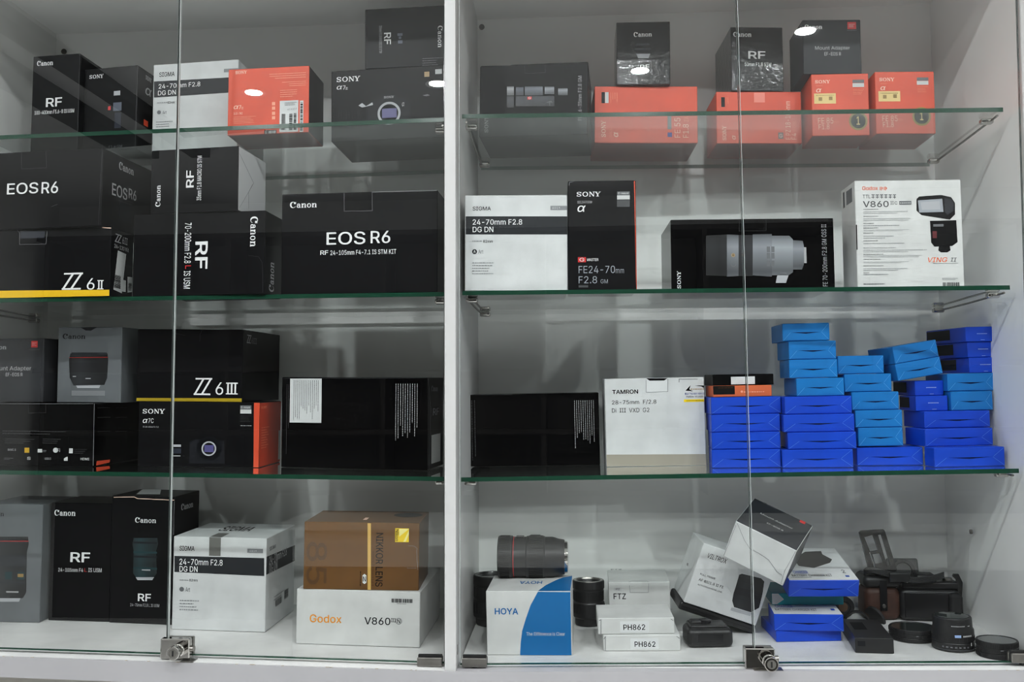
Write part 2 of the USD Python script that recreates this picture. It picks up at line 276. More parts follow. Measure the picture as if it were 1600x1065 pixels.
FITS = {}; PRINTS = {}
FITS={
 'A1':([-0.7648,0.1338,1.8161],[0.0918,0.1,0.1811],[-0.0605,0.0129,-0.02]),
 'A2':([-0.6702,0.1405,1.8174],[0.1053,0.1,0.1548],[-0.1015,0.0128,-0.02]),
 'A3':([-0.5482,0.1544,1.8188],[0.1625,0.12,0.1635],[-0.0591,0.0114,-0.02]),
 'A4':([-0.3795,0.0808,1.823],[0.1437,0.0824,0.1175],[-0.0308,0.0068,-0.02]),
 'A5':([-0.2123,0.1358,1.8235],[0.2083,0.13,0.1293],[-0.0405,0.0119,-0.02]),
 'A6':([-0.1524,0.1361,1.9539],[0.1467,0.1,0.1101],[-0.0161,0.0116,-0.02]),
 'B2':([-0.8193,0.0331,1.5405],[0.2684,0.0724,0.1149],[-0.0409,-0.0002,0.0]),
 'B1':([-0.829,0.0336,1.6558],[0.2666,0.1534,0.1309],[-0.0837,0.0004,0.0]),
 'B4':([-0.5187,0.0343,1.5405],[0.2294,0.0745,0.1374],[-0.0574,0.0006,0.0]),
 'B3':([-0.4903,0.0333,1.6783],[0.1555,0.1056,0.1077],[-0.0946,0.0016,0.0]),
 'B5':([-0.2679,0.0375,1.5404],[0.2612,0.0613,0.1676],[-0.0322,-0.0009,0.0]),
 'C3':([-0.8037,0.1138,1.2592],[0.1874,0.19,0.1082],[-0.031,-0.0141,0.03]),
 'C1':([-0.8356,0.1357,1.3689],[0.1159,0.1,0.1125],[-0.0968,-0.013,0.03]),
 'C2':([-0.7019,0.1361,1.3672],[0.119,0.0589,0.1332],[-0.0378,-0.0123,0.03]),
 'C5':([-0.5474,0.1269,1.2556],[0.2144,0.1207,0.1122],[0.0156,-0.0148,0.03]),
 'C4':([-0.5541,0.1305,1.3685],[0.1895,0.1995,0.1263],[-0.0017,-0.015,0.03]),
 'C6':([-0.2994,0.1477,1.2524],[0.2639,0.1033,0.1564],[-0.1171,-0.014,0.03]),
 'D1':([-0.85,0.169,0.9784],[0.1075,0.12,0.2086],[0.031,-0.017,0.0286]),
 'D2':([-0.7372,0.191,0.9769],[0.1133,0.1,0.2102],[0.0032,-0.0161,0.0286]),
 'D3':([-0.6226,0.188,0.9746],[0.117,0.1015,0.2255],[-0.035,-0.0173,0.0286]),
 'D4':([-0.4934,0.1567,0.9713],[0.1672,0.1558,0.161],[-0.0146,-0.0168,0.0286]),
 'D5':([-0.2533,0.0937,0.965],[0.2077,0.2049,0.09],[-0.0128,-0.0177,0.0286]),
 'D6':([-0.2405,0.0891,1.0551],[0.1923,0.1349,0.111],[0.0453,-0.017,0.0286]),
 'E1':([0.0491,0.1517,1.8301],[0.1916,0.1317,0.1291],[-0.0579,-0.0141,-0.02]),
 'E2':([0.253,0.1914,1.8262],[0.1846,0.1156,0.1046],[0.0489,-0.0135,-0.02]),
 'E3':([0.2937,0.1893,1.9308],[0.0958,0.08,0.1163],[0.0073,-0.0122,-0.02]),
 'E6':([0.4711,0.2018,1.8227],[0.1515,0.0948,0.0952],[0.0475,-0.0138,-0.02]),
 'E4':([0.4994,0.2016,1.918],[0.0937,0.1233,0.1188],[0.0767,-0.0114,-0.02]),
 'E7':([0.6296,0.165,1.821],[0.0974,0.0758,0.1105],[-0.0044,-0.0141,-0.02]),
 'E8':([0.7355,0.1564,1.8195],[0.1005,0.0922,0.1101],[0.0253,-0.0143,-0.02]),
 'E5':([0.6182,0.1668,1.9321],[0.1007,0.0861,0.0984],[0.0377,-0.0127,-0.02]),
 'F1':([0.0372,0.0326,1.5417],[0.1666,0.13,0.1567],[0.0516,-0.0047,0.0]),
 'F2':([0.2049,0.037,1.541],[0.1092,0.09,0.1782],[0.0252,-0.004,0.0]),
 'F3':([0.3697,0.0443,1.5403],[0.2591,0.1287,0.1137],[0.0265,-0.0039,0.0]),
 'F4':([0.6618,0.0442,1.539],[0.1663,0.0693,0.1721],[0.0276,-0.0032,0.0]),
 'G1':([0.0209,0.2088,1.2491],[0.2352,0.1,0.1275],[0.0002,0.0113,0.03]),
 'G2':([0.266,0.166,1.2511],[0.1699,0.12,0.1508],[0.0048,0.0127,0.03]),
 'P4':([0.4378,0.1139,1.2518],[0.1107,0.085,0.0298],[-0.0876,0.0144,0.03]),
 'P3':([0.4387,0.1162,1.2821],[0.1107,0.085,0.0278],[-0.0724,0.0138,0.03]),
 'P2':([0.4391,0.1186,1.3104],[0.1117,0.085,0.029],[-0.0368,0.0131,0.03]),
 'P1':([0.4396,0.1214,1.34],[0.1149,0.085,0.0281],[0.0123,0.0123,0.03]),
 'J2':([0.444,0.1279,1.3687],[0.0978,0.07,0.0189],[0.0309,0.012,0.03]),
 'J1':([0.4445,0.1313,1.3881],[0.1023,0.07,0.0185],[0.0601,0.0115,0.03]),
 'Q8':([0.5482,0.0953,1.2529],[0.1104,0.085,0.0292],[-0.0932,0.0144,0.03]),
 'Q7':([0.5583,0.0962,1.2827],[0.107,0.085,0.0272],[-0.0743,0.0138,0.03]),
 'Q6':([0.5526,0.0997,1.3103],[0.1124,0.085,0.0286],[-0.038,0.0131,0.03]),
 'Q5':([0.5561,0.1027,1.3395],[0.1081,0.085,0.0287],[0.0118,0.0124,0.03]),
 'Q4':([0.5773,0.1081,1.369],[0.0772,0.0846,0.0295],[0.0186,0.0122,0.03]),
 'Q3':([0.567,0.1115,1.3989],[0.0778,0.0771,0.0304],[-0.0173,0.0118,0.03]),
 'Q2':([0.5677,0.1137,1.4298],[0.0785,0.0676,0.0304],[0.068,0.0114,0.03]),
 'Q1':([0.5591,0.1178,1.4607],[0.0765,0.0921,0.0293],[-0.01,0.011,0.03]),
 'R6':([0.6723,0.1127,1.2553],[0.1027,0.085,0.029],[-0.0809,0.0144,0.03]),
 'R5':([0.6763,0.116,1.2863],[0.0711,0.085,0.0303],[-0.0215,0.014,0.03]),
 'R4':([0.6733,0.1184,1.317],[0.0752,0.085,0.0282],[-0.0082,0.0136,0.03]),
 'R3':([0.6699,0.1228,1.3457],[0.0763,0.085,0.0296],[0.0199,0.0132,0.03]),
 'R2':([0.6599,0.1265,1.3757],[0.0774,0.085,0.0295],[0.0441,0.0128,0.03]),
 'R1':([0.6507,0.1294,1.4056],[0.0765,0.085,0.0302],[0.0581,0.0125,0.03]),
 'T2':([0.7466,0.125,1.3935],[0.0756,0.085,0.0279],[0.0726,0.166,0.0]),
 'T1':([0.743,0.125,1.4215],[0.0777,0.0854,0.0288],[0.1711,0.1618,0.0]),
 'V3':([0.777,0.0637,1.2555],[0.1126,0.033,0.03],[0.0949,0.015,0.03]),
 'V2':([0.774,0.0903,1.2867],[0.1131,0.0651,0.028],[0.1407,0.0149,0.03]),
 'V1':([0.7804,0.1088,1.3158],[0.1086,0.0748,0.027],[0.0984,0.0148,0.03]),
 'X2':([0.7734,0.1247,1.3436],[0.0524,0.0665,0.0246],[0.0558,0.0149,0.03]),
 'X1':([0.7769,0.1352,1.369],[0.0479,0.083,0.0247],[0.0995,0.0149,0.03]),
 'W2':([0.8281,0.1203,1.3441],[0.067,0.085,0.0311],[0.0283,0.0145,0.03]),
 'W1':([0.8252,0.1243,1.3757],[0.0755,0.085,0.0291],[0.0452,0.0141,0.03]),
 'U3':([0.8623,0.1272,1.4058],[0.0471,0.1197,0.0252],[0.061,0.0141,0.03]),
 'U2':([0.8602,0.1259,1.4313],[0.0469,0.116,0.0256],[0.1315,0.014,0.03]),
 'U1':([0.8562,0.1211,1.4571],[0.0493,0.1318,0.0243],[0.1144,0.014,0.03]),
 'H2':([0.0684,0.0645,0.9579],[0.136,0.1228,0.1012],[-0.0221,0.0147,0.0286]),
 'H7':([0.2548,0.0827,0.9616],[0.1226,0.0853,0.0249],[0.0012,0.0173,0.0286]),
 'H6':([0.2467,0.0871,0.9869],[0.1225,0.0917,0.0257],[0.0126,0.0172,0.0286]),
 'H5':([0.2695,0.2148,0.9656],[0.1066,0.1065,0.0817],[-0.0181,0.0161,0.0286]),
 'H14':([0.5381,0.129,0.9677],[0.1062,0.1,0.0176],[0.0502,0.017,0.0286]),
 'H13':([0.5355,0.1294,0.9857],[0.1096,0.078,0.0273],[-0.0828,0.0173,0.0286]),
 'H15':([0.5446,0.1878,1.0152],[0.119,0.09,0.0197],[-0.0226,0.0172,0.0286]),
 'H12':([0.5613,0.138,1.039],[0.1147,0.1307,0.0293],[0.0366,0.0025,0.2607]),
 'H17':([0.6466,0.0663,0.9677],[0.0573,0.1185,0.0232],[-0.1125,0.0174,0.0286]),
 'H9':([0.3925,0.1605,1.0247],[0.129,0.0856,0.1053],[0.1144,-0.3267,0.0918]),
 'H11':([0.453,0.116,1.1088],[0.1029,0.0985,0.0694],[-0.3717,-0.4209,0.3268]),
}
PRINTS={
 'A1':[
  ('T',f_,23.7,167.3,31.5,9.7,'@canon','w',0,'b',1),
  ('T',f_,43.8,92.8,31.3,16.7,'RF','w',0,'w',1),
  ('T',f_,45.0,74.9,77.4,7.2,'100-400mm F5.6-8 IS USM','w',0,'b',1),
  ('L',f_,[(91.5,180.1),(91.5,4.0)],0.7,'wear2','crease',1),
 ],
 'A2':[
  ('T',f_,23.7,139.9,28.2,7.2,'@sony','w',0,'b',1),
  ('R',f_,65.4,105.5,12.7,8.4,'lg','printed_lens',1),
  ('R',f_,66.7,80.4,16.5,15.5,'bg','printed_lens',1),
  ('R',f_,68.1,54.8,12.6,28.5,'bg2','printed_lens',1),
  ('R',f_,51.0,78.6,5.1,7.2,'red','emblem',1),
  ('T',f_,65.0,6.8,26.5,5.3,'F1.4 GM','g2',0,'n',1),
  ('L',f_,[(105.0,154.0),(103.4,2.8)],1,'wear2','crease',1),
  ('T',r_,35.1,141.9,19.9,8.4,'@sony','g',0,'b',1),
  ('T',r_,35.5,117.2,20.9,14.3,'@alpha','g',0,'b',1),
  ('R',r_,29.1,56.4,13.4,10.7,'or','emblem',1),
 ],
 'A3':[
  ('G',f_,[(1.6,132.0),(162.2,130.4),(162.2,102.4),(2.3,101.8)],'band','printed_band',1),
  ('T',f_,26.4,144.2,29.7,8.5,'SIGMA','dk',0,'b',1),
  ('R',f_,148.8,143.8,26.6,6.3,'mg','printed_tag',1),
  ('T',f_,51.0,122.0,80.1,8.8,'24-70mm F2.8','w',0,'b',2),
  ('T',f_,27.2,109.6,34.6,9.0,'DG DN','w',0,'b',2),
  ('P',f_,19.0,91.5,19.8,3.0,1,'mg',0,0),
  ('T',f_,35.6,90.8,13.6,4.8,'82mm','dk',0,'b',1),
  ('C',f_,12.6,73.6,7.4,7.2,'mg2','emblem',1,0),
  ('T',f_,23.4,72.9,8.0,6.0,'Art','mg2',0,'n',1),
  ('P',f_,23.6,51.4,32.0,13.1,3,'mg',0,0),
 ],
 'A4':[
  ('F',r_,'black','side_panel'),
  ('F',t_,'black','top_panel'),
  ('T',f_,22.9,111.4,20.7,5.7,'@sony','cr',0,'b',1),
  ('T',f_,14.9,49.4,9.2,6.3,'@alpha','cr',0,'b',1),
  ('T',f_,22.0,49.3,4.0,6.8,'7','cr',0,'b',1),
  ('T',f_,26.3,47.7,3.4,4.0,'III','cr',0,'b',1),
  ('T',f_,18.5,38.4,16.0,4.0,'ILCE-7M3','cr',0,'n',1),
  ('P',f_,105.8,101.6,64.7,11.4,3,'cr2',0,1),
  ('P',f_,117.3,86.8,41.9,10.2,3,'cr2',0,1),
  ('P',f_,107.9,70.3,29.5,14.7,4,'cr2',0,0),
  ('P',f_,30.7,26.8,39.9,13.6,5,'cr2',0,0),
  ('R',f_,81.5,52.8,5.7,5.7,'cr2','printed_symbol',1),
  ('R',f_,81.6,44.9,5.7,5.7,'cr2','printed_symbol',1),
  ('R',f_,81.7,35.8,5.7,5.7,'cr2','printed_symbol',1),
  ('R',f_,81.8,27.9,5.7,5.6,'cr2','printed_symbol',1),
  ('R',f_,108.9,29.5,32.8,55.3,'white','sticker',1),
  ('B',f_,99.5,19.8,6.8,28.2,'k',0,2),
  ('B',f_,112.4,19.8,5.6,29.3,'k',1,2),
  ('B',f_,119.8,19.5,4.5,29.3,'k',1,2),
  ('P',f_,112.0,51.4,21.5,6.8,3,'dk',0,0),
  ('T',f_,114.4,41.7,16.9,3.4,'41X007','dk',0,'b',1),
  ('R',f_,131.2,28.5,6.2,55.2,'white','sticker',1),
  ('B',f_,131.2,28.5,3.9,50.7,'k',1,2),
  ('R',f_,76.5,3.6,21.5,6.3,'k','sticker',1),
  ('T',f_,68.8,3.4,2.8,5.1,'1','white',0,'b',2),
  ('B',f_,79.9,2.9,12.5,4.5,'white',0,2),
 ],
 'A5':[
  ('T',f_,31.1,113.2,43.2,9.4,'@sony','w',0,'b',1),
  ('T',f_,14.8,98.3,10.5,7.0,'@alpha','w',0,'b',1),
  ('T',f_,23.5,98.0,4.7,7.6,'7','w',0,'b',1),
  ('T',f_,27.9,96.2,4.1,4.3,'III','w',0,'b',1),
  ('C',f_,104.6,46.6,43.7,44.1,'lens2','printed_camera',1,0),
  ('C',f_,104.6,46.6,41.4,41.7,'lg','printed_mount',2,0.8),
  ('R',f_,105.2,46.9,26.5,16.8,'sens','printed_sensor',3),
  ('G',f_,[(63.1,59.3),(68.9,68.3),(78.1,72.5),(90.9,74.1),(95.5,80.9),(113.9,81.0),(119.7,73.7),(135.8,71.6),(142.6,64.3),(143.5,22.6),(65.4,22.0)],'cam','printed_camera',1),
  ('T',f_,104.7,76.0,18.4,4.1,'@sony','g',0,'b',2),
  ('G',f_,[(49.2,63.6),(56.1,67.9),(63.1,61.7),(74.7,68.0),(75.8,63.3),(56.1,59.7)],'lg','printed_dial',2),
  ('T',f_,130.0,61.5,4.6,7.0,'@alpha','g',0,'b',2),
  ('L',f_,[(13.1,57.4),(13.2,41.0)],0.4,'rib','printed_rib',1),
  ('L',f_,[(18.0,57.1),(18.1,40.8)],0.4,'rib','printed_rib',1),
  ('L',f_,[(22.9,56.8),(22.9,40.5)],0.4,'rib','printed_rib',1),
  ('L',f_,[(27.8,56.6),(27.8,40.3)],0.4,'rib','printed_rib',1),
  ('L',f_,[(32.7,56.3),(32.7,40.0)],0.4,'rib','printed_rib',1),
  ('L',f_,[(37.6,56.1),(37.6,39.7)],0.4,'rib','printed_rib',1),
  ('L',f_,[(42.4,55.8),(42.5,39.5)],0.4,'rib','printed_rib',1),
  ('L',f_,[(47.3,55.5),(47.3,39.2)],0.4,'rib','printed_rib',1),
  ('R',f_,193.6,117.4,12.0,8.7,'white','sticker',1),
  ('R',f_,172.7,113.7,9.2,9.3,'tan','sticker',1),
  ('G',f_,[(164.4,75.9),(173.6,77.7),(178.1,75.1),(171.3,73.7)],'g2','printed_dial',1),
 ],
 'A6':[
  ('T',f_,40.5,54.1,12.7,21.8,'RF','w',-90,'w',1),
  ('T',f_,28.1,53.2,5.2,50.7,'35mm F1.8 MACRO IS STM','g',-90,'n',1),
  ('T',f_,135.3,52.9,9.1,39.9,'@canon','w',-90,'b',1),
  ('R',f_,63.0,60.2,9.2,4.7,'bg','printed_lens',1),
  ('R',f_,63.0,54.4,4.6,4.7,'bg','printed_lens',1),
  ('R',f_,63.5,46.7,8.1,5.9,'bg','printed_lens',1),
  ('P',f_,121.2,8.0,36.5,16.4,4,'g2',0,0),
 ],
 'B1':[
  ('T',f_,122.3,68.5,58.0,19.1,'EOS','w',0,'b',1),
  ('T',f_,172.3,67.7,30.5,19.5,'R6','w',0,'b',1),
  ('L',f_,[(118.2,130.6),(119.3,101.6),(165.3,101.7),(163.0,130.6)],0.8,'wear2','tuck_flap_edge',1),
  ('L',f_,[(77.8,130.6),(101.6,130.6)],1.5,'wear','worn_edge',1),
  ('L',f_,[(265.5,130.5),(262.3,2.8)],0.7,'wear2','worn_edge',1),
  ('L',f_,[(175.7,35.1),(187.2,38.9)],0.6,'wear','scratch',1),
  ('T',r_,69.8,113.8,44.9,13.9,'@canon','g',0,'b',1),
  ('T',r_,51.4,68.7,45.7,20.9,'EOS','g',0,'b',1),
  ('T',r_,90.6,72.7,24.0,18.0,'R6','g',0,'b',1),
  ('P',r_,65.5,56.3,54.2,10.0,2,'g3',0,0),
  ('R',r_,69.3,36.5,36.9,31.0,'cam','printed_camera',1),
 ],
 'B2':[
  ('G',f_,[(5.3,13.4),(268.0,10.4),(268.1,0.3),(5.9,0.3)],'yel','printed_band',1),
  ('T',f_,202.7,25.9,36.7,28.4,'@zed','w',0,'b',1),
  ('T',f_,235.2,20.7,13.5,19.2,'6','w',0,'n',1),
  ('T',f_,252.1,19.0,11.2,15.5,'@two','w',0,'b',1),
  ('L',f_,[(101.7,114.3),(106.4,109.2),(107.1,89.7),(154.0,89.6),(155.5,111.2)],0.8,'wear','tuck_flap_edge',1),
  ('R',f_,129.5,105.9,43.5,11.9,'tape','clear_tape',1),
  ('L',f_,[(252.7,114.6),(268.1,113.3)],1.6,'cr','worn_edge',1),
  ('T',r_,22.3,99.9,21.1,14.0,'@zed','g',0,'b',1),
  ('T',r_,43.4,99.4,16.5,12.0,'6II','g',0,'n',1),
  ('T',r_,33.2,85.8,45.9,7.1,'24-120 Kit','g',0,'b',1),
  ('G',r_,[(21.7,79.7),(48.6,77.7),(37.4,9.2),(11.0,12.3)],'wh2','sticker',1),
  ('G',r_,[(37.3,32.1),(49.7,32.7),(49.6,12.9),(37.2,12.4)],'wh2','sticker',1),
  ('G',r_,[(54.6,40.0),(69.4,41.0),(70.6,15.6),(55.9,12.6)],'wh2','sticker',1),
  ('B',r_,22.3,26.8,20.0,21.5,'k',1,2),
  ('B',r_,62.8,23.4,10.5,13.2,'k',1,2),
 ],
 'B3':[
  ('F',r_,'wg','end_flap'),
  ('L',r_,[(5.3,5.8),(56.8,58.9),(2.4,95.1)],0.5,'seam','crease',2),
  ('L',r_,[(38.5,10.8),(37.6,39.0),(51.9,55.5)],0.5,'seam','crease',2),
  ('T',f_,13.3,29.9,9.2,36.3,'@canon','w',90,'b',1),
  ('T',f_,70.1,56.2,13.7,29.2,'RF','w',90,'w',1),
  ('T',f_,86.7,56.8,8.0,75.0,'35mm F1.8 MACRO IS STM','w',90,'b',1),
 ],
 'B4':[
  ('T',f_,119.9,66.1,21.7,45.9,'RF','w',-90,'w',1),
  ('T',f_,96.1,87.1,11.7,67.5,'70-200mm F2.8','w',-90,'b',1),
  ('T',f_,97.2,46.8,10.0,5.9,'L','red',-90,'b',1),
  ('T',f_,95.7,25.8,11.7,29.8,'IS USM','w',-90,'b',1),
  ('T',f_,210.1,102.9,13.2,49.9,'@canon','w',-90,'b',1),
  ('L',f_,[(200.8,63.4),(218.4,60.8),(225.0,51.1),(226.8,1.6)],0.5,'wear2','seam',1),
  ('T',r_,28.0,31.3,22.1,50.1,'@canon','g',90,'b',1),
 ],
 'B5':[
  ('T',f_,36.3,149.3,45.7,10.7,'@canon','w',0,'b',1),
  ('T',f_,108.9,91.5,65.6,21.2,'EOS','w',0,'b',1),
  ('T',f_,166.7,92.0,33.1,20.6,'R6','w',0,'b',1),
  ('T',f_,72.7,68.4,13.5,7.4,'RF','w',0,'w',1),
  ('T',f_,138.0,67.8,110.2,7.9,'24-105mm F4-7.1 IS STM KIT','w',0,'b',1),
  ('L',f_,[(105.5,167.2),(105.8,136.2),(153.1,136.0),(152.3,167.3)],0.8,'wear','tuck_flap_edge',1),
  ('R',f_,129.3,152.1,43.0,28.8,'black2','tuck_flap',1),
  ('L',f_,[(152.9,166.9),(260.4,166.5)],1.6,'wear','worn_edge',1),
  ('L',f_,[(1.2,165.9),(107.7,167.2)],0.7,'wear2','worn_edge',1),
 ],
 'C1':[
  ('T',f_,52.0,58.8,79.6,9.1,'Mount Adapter','g',0,'n',1),
  ('T',f_,58.3,48.8,33.5,6.2,'EF-EOS R','g',0,'b',1),
  ('R',f_,96.8,102.3,12.5,11.3,'red','emblem',1),
  ('L',f_,[(87.0,92.7),(107.1,92.6)],0.5,'g2','printed_line',1),
  ('T',f_,22.4,97.4,38.2,8.0,'@canon','lg',0,'b',1),
  ('P',f_,96.8,102.3,8.8,6.8,3,'wh2',0,0),
 ],
 'C2':[
  ('T',f_,29.7,116.9,42.6,9.6,'@canon','dk',0,'b',1),
  ('G',f_,[(23.5,86.5),(92.9,86.5),(94.3,75.3),(93.3,43.7),(88.2,31.3),(30.9,30.0),(23.4,44.6),(21.4,74.1)],'pic:lens:x','printed_lens',1),
  ('G',f_,[(22.1,70.7),(93.8,70.8),(93.6,53.9),(23.2,53.7)],'pic:cam:x','printed_ring',2),
  ('L',f_,[(23.4,43.5),(93.9,43.7)],0.6,'lens2','printed_ring',2),
  ('R',f_,58.9,85.7,65.8,5.1,'lens2','printed_lens',2),
  ('L',f_,[(21.9,79.2),(94.2,79.8)],0.8,'red','printed_ring',2),
  ('G',f_,[(35.7,30.0),(81.1,30.7),(78.8,25.6),(38.2,25.5)],'lg','printed_mount',1),
  ('R',f_,58.1,42.5,9.6,2.3,'g','printed_mark',2),
  ('R',f_,32.3,46.1,6.0,1.7,'g','printed_mark',2),
  ('G',f_,[(41.6,132.4),(51.3,127.3),(60.9,126.7),(72.7,132.9)],'dk','notch',1),
  ('R',f_,58.8,16.5,62.1,9.0,'wg2','printed_shadow',1),
 ],
 'C3':[
  ('P',f_,77.5,57.3,116.7,8.9,2,'g3',0,0),
  ('P',f_,51.4,42.0,54.4,10.0,3,'g3',0,0),
  ('P',f_,110.3,42.7,32.9,10.0,3,'g3',0,0),
  ('T',f_,37.0,26.6,15.4,3.9,'XAVC S','g',0,'b',1),
  ('R',f_,65.1,26.1,8.8,8.9,'yel2','printed_symbol',1),
  ('R',f_,89.0,25.6,8.2,6.1,'wh2','printed_symbol',1),
  ('P',f_,97.3,25.4,8.2,4.4,2,'g',0,0),
  ('C',f_,117.8,26.8,9.4,8.8,'wh2','printed_symbol',1,0),
  ('T',f_,123.0,26.9,5.9,6.6,'Fi','g',0,'b',1),
  ('R',f_,145.9,26.1,7.0,8.8,'wh2','printed_symbol',1),
  ('P',f_,163.4,25.7,23.3,9.9,3,'g3',0,0),
  ('T',f_,69.1,12.1,6.5,5.0,'S','wh2',0,'b',1),
  ('T',f_,104.1,12.0,11.7,3.9,'USB C','g',0,'b',1),
  ('G',f_,[(133.5,8.8),(133.4,12.7),(136.8,14.9),(140.3,16.1),(140.5,8.9)],'wh2','printed_symbol',1),
  ('T',f_,171.6,12.4,15.7,4.2,'HDMI','wh2',0,'b',1),
  ('P',f_,32.2,11.3,16.6,4.4,2,'g2',0,0),
  ('L',f_,[(66.0,106.6),(66.5,90.5),(98.3,91.4),(97.9,107.5)],0.5,'g3','tuck_flap_edge',1),
  ('L',f_,[(12.7,106.2),(184.5,107.9)],0.9,'wear','worn_edge',1),
  ('L',f_,[(186.3,107.9),(187.1,1.3)],1.1,'wear','worn_edge',1),
  ('L',r_,[(7.6,100.2),(49.5,99.6)],0.6,'g3','printed_line',1),
  ('L',r_,[(67.0,98.5),(107.4,97.9)],0.6,'g3','printed_line',1),
  ('L',r_,[(8.3,83.5),(50.3,82.5)],0.6,'g3','printed_line',1),
  ('L',r_,[(67.7,81.2),(108.2,80.2)],0.6,'g3','printed_line',1),
  ('L',r_,[(9.4,59.1),(51.4,57.4)],0.6,'g3','printed_line',1),
  ('L',r_,[(68.9,55.9),(109.4,54.3)],0.6,'g3','printed_line',1),
  ('G',r_,[(9.7,8.2),(53.7,7.3),(51.7,2.3),(8.0,0.6)],'or','sticker',1),
 ],
 'C4':[
  ('T',f_,119.6,26.5,32.7,30.1,'@zed','w',0,'b',1),
  ('T',f_,149.2,23.1,13.7,21.7,'6','w',0,'n',1),
  ('T',f_,171.2,23.3,21.1,20.6,'@three','w',0,'b',1),
  ('G',f_,[(0.6,5.5),(189.2,6.5),(189.2,0.4),(0.3,0.3)],'yel3','printed_band',1),
  ('L',f_,[(63.0,126.0),(68.9,118.6),(86.3,115.3)],0.5,'wear2','crease',1),
  ('L',f_,[(116.0,126.0),(112.7,117.6),(111.9,105.3)],0.5,'wear2','crease',1),
  ('T',r_,28.9,110.8,22.4,14.7,'@zed','g',0,'b',1),
  ('T',r_,55.1,108.5,26.5,10.4,'6III','g2',0,'n',1),
 ],
 'C5':[
  ('F',r_,'or2','side_panel'),
  ('G',f_,[(204.0,111.9),(214.1,111.9),(214.1,0.4),(205.1,0.3)],'or','printed_band',1),
  ('T',f_,27.0,95.4,39.9,8.3,'@sony','w',0,'b',1),
  ('T',f_,12.0,78.6,9.1,7.2,'@alpha','w',0,'b',1),
  ('T',f_,22.2,79.1,9.1,8.0,'7C','w',0,'n',1),
  ('T',f_,22.2,68.4,27.9,3.3,'FE 28-60mm F4-5.6','g',0,'n',1),
  ('C',f_,126.7,31.9,43.0,42.0,'cam','printed_camera',1,0),
  ('G',f_,[(91.3,43.1),(101.4,47.6),(117.3,47.8),(121.7,52.3),(133.0,52.4),(138.8,46.9),(152.4,46.0),(154.3,6.2),(92.2,5.5)],'cam','printed_camera',1),
  ('C',f_,126.1,31.8,26.0,25.4,'lg','printed_mount',2,0.8),
  ('R',f_,126.4,31.9,16.4,12.2,'sens','printed_sensor',3),
  ('R',f_,68.5,36.2,16.5,4.4,'lg','printed_lens',1),
  ('R',f_,69.0,27.3,15.9,8.9,'bg2','printed_lens',1),
  ('R',f_,68.9,18.7,14.2,1.7,'g','printed_lens',1),
  ('R',f_,189.8,103.8,19.7,6.6,'mg2','printed_tag',1),
  ('R',f_,190.0,96.4,19.7,7.2,'wh2','printed_tag',1),
  ('P',f_,190.2,84.5,19.7,12.2,5,'g3',0,0),
  ('P',f_,190.7,72.3,19.2,3.3,1,'g',0,0),
  ('T',f_,189.5,103.8,15.8,3.3,'E-mount','wh2',0,'b',2),
  ('R',r_,113.9,31.6,12.7,53.4,'wh2','sticker',2),
  ('T',r_,22.3,103.4,31.6,4.5,'@sony','or3',0,'b',2),
  ('P',r_,30.7,50.9,42.6,39.5,9,'or3',0,0),
 ],
 'C6':[
  ('R',f_,44.3,115.9,58.5,76.7,'white','sticker',1),
  ('P',f_,45.2,116.5,48.5,68.9,14,'mg2',1,0),
  ('P',f_,11.5,83.4,6.5,121.4,2,'g3',1,0),
  ('P',f_,227.1,97.6,41.9,96.7,10,'g',1,0),
  ('R',r_,53.9,33.0,59.1,49.1,'wh2','sticker',1),
  ('T',r_,43.1,137.6,41.8,10.0,'@canon','g2',0,'b',1),
  ('T',r_,52.4,97.2,42.2,12.3,'RF','g2',0,'w',1),
  ('L',r_,[(0.3,154.8),(19.3,101.1),(9.5,0.4)],0.8,'wear','flap_edge',1),
  ('L',f_,[(0.3,154.2),(263.3,155.9)],0.6,'wear2','worn_edge',1),
 ],
 'D1':[
  ('T',f_,19.4,191.4,34.6,9.1,'@canon','dk',0,'b',1),
  ('G',f_,[(4.8,150.2),(82.0,151.5),(83.7,137.9),(80.6,124.2),(81.9,53.0),(76.4,42.7),(11.1,41.5)],'pic:lens:x','printed_lens',1),
  ('L',f_,[(5.1,142.2),(83.5,143.6)],0.9,'red','printed_ring',2),
  ('G',f_,[(13.4,41.5),(71.7,42.6),(69.6,36.4),(16.0,35.3)],'lg','printed_mount',1),
  ('R',f_,44.3,108.9,71.3,20.4,'lens2','printed_ring',2),
  ('R',f_,48.8,81.8,12.8,13.6,'teal','printed_ring',2),
  ('R',f_,71.0,82.2,12.8,13.6,'teal','printed_ring',2),
  ('R',f_,70.9,82.7,10.5,5.7,'tan2','printed_mark',3),
  ('R',f_,45.1,69.8,70.1,3.4,'lens2','printed_ring',2),
  ('R',f_,56.8,53.4,22.2,2.8,'g','printed_mark',2),
 ],
 'D2':[
  ('T',f_,25.4,192.3,39.5,10.9,'@canon','w',0,'b',1),
  ('T',f_,56.4,113.3,36.9,17.7,'RF','w',0,'w',1),
  ('T',f_,39.2,90.4,46.5,6.8,'24-105mm F4','w',0,'b',1),
  ('T',f_,67.2,91.0,4.8,6.8,'L','red',0,'b',1),
  ('T',f_,84.5,91.1,24.9,7.4,'IS USM','w',0,'b',1),
 ],
 'D3':[
  ('T',f_,63.8,183.1,39.6,9.7,'@canon','w',0,'b',1),
  ('G',f_,[(42.4,151.0),(86.8,152.2),(88.3,140.9),(85.0,129.5),(87.3,90.0),(81.5,81.9),(49.2,80.9),(43.0,88.6),(43.1,128.3),(40.4,139.6)],'pic:teal2:x','printed_lens',1),
  ('G',f_,[(48.0,82.0),(82.7,83.1),(79.2,77.3),(51.7,76.5)],'lg','printed_mount',1),
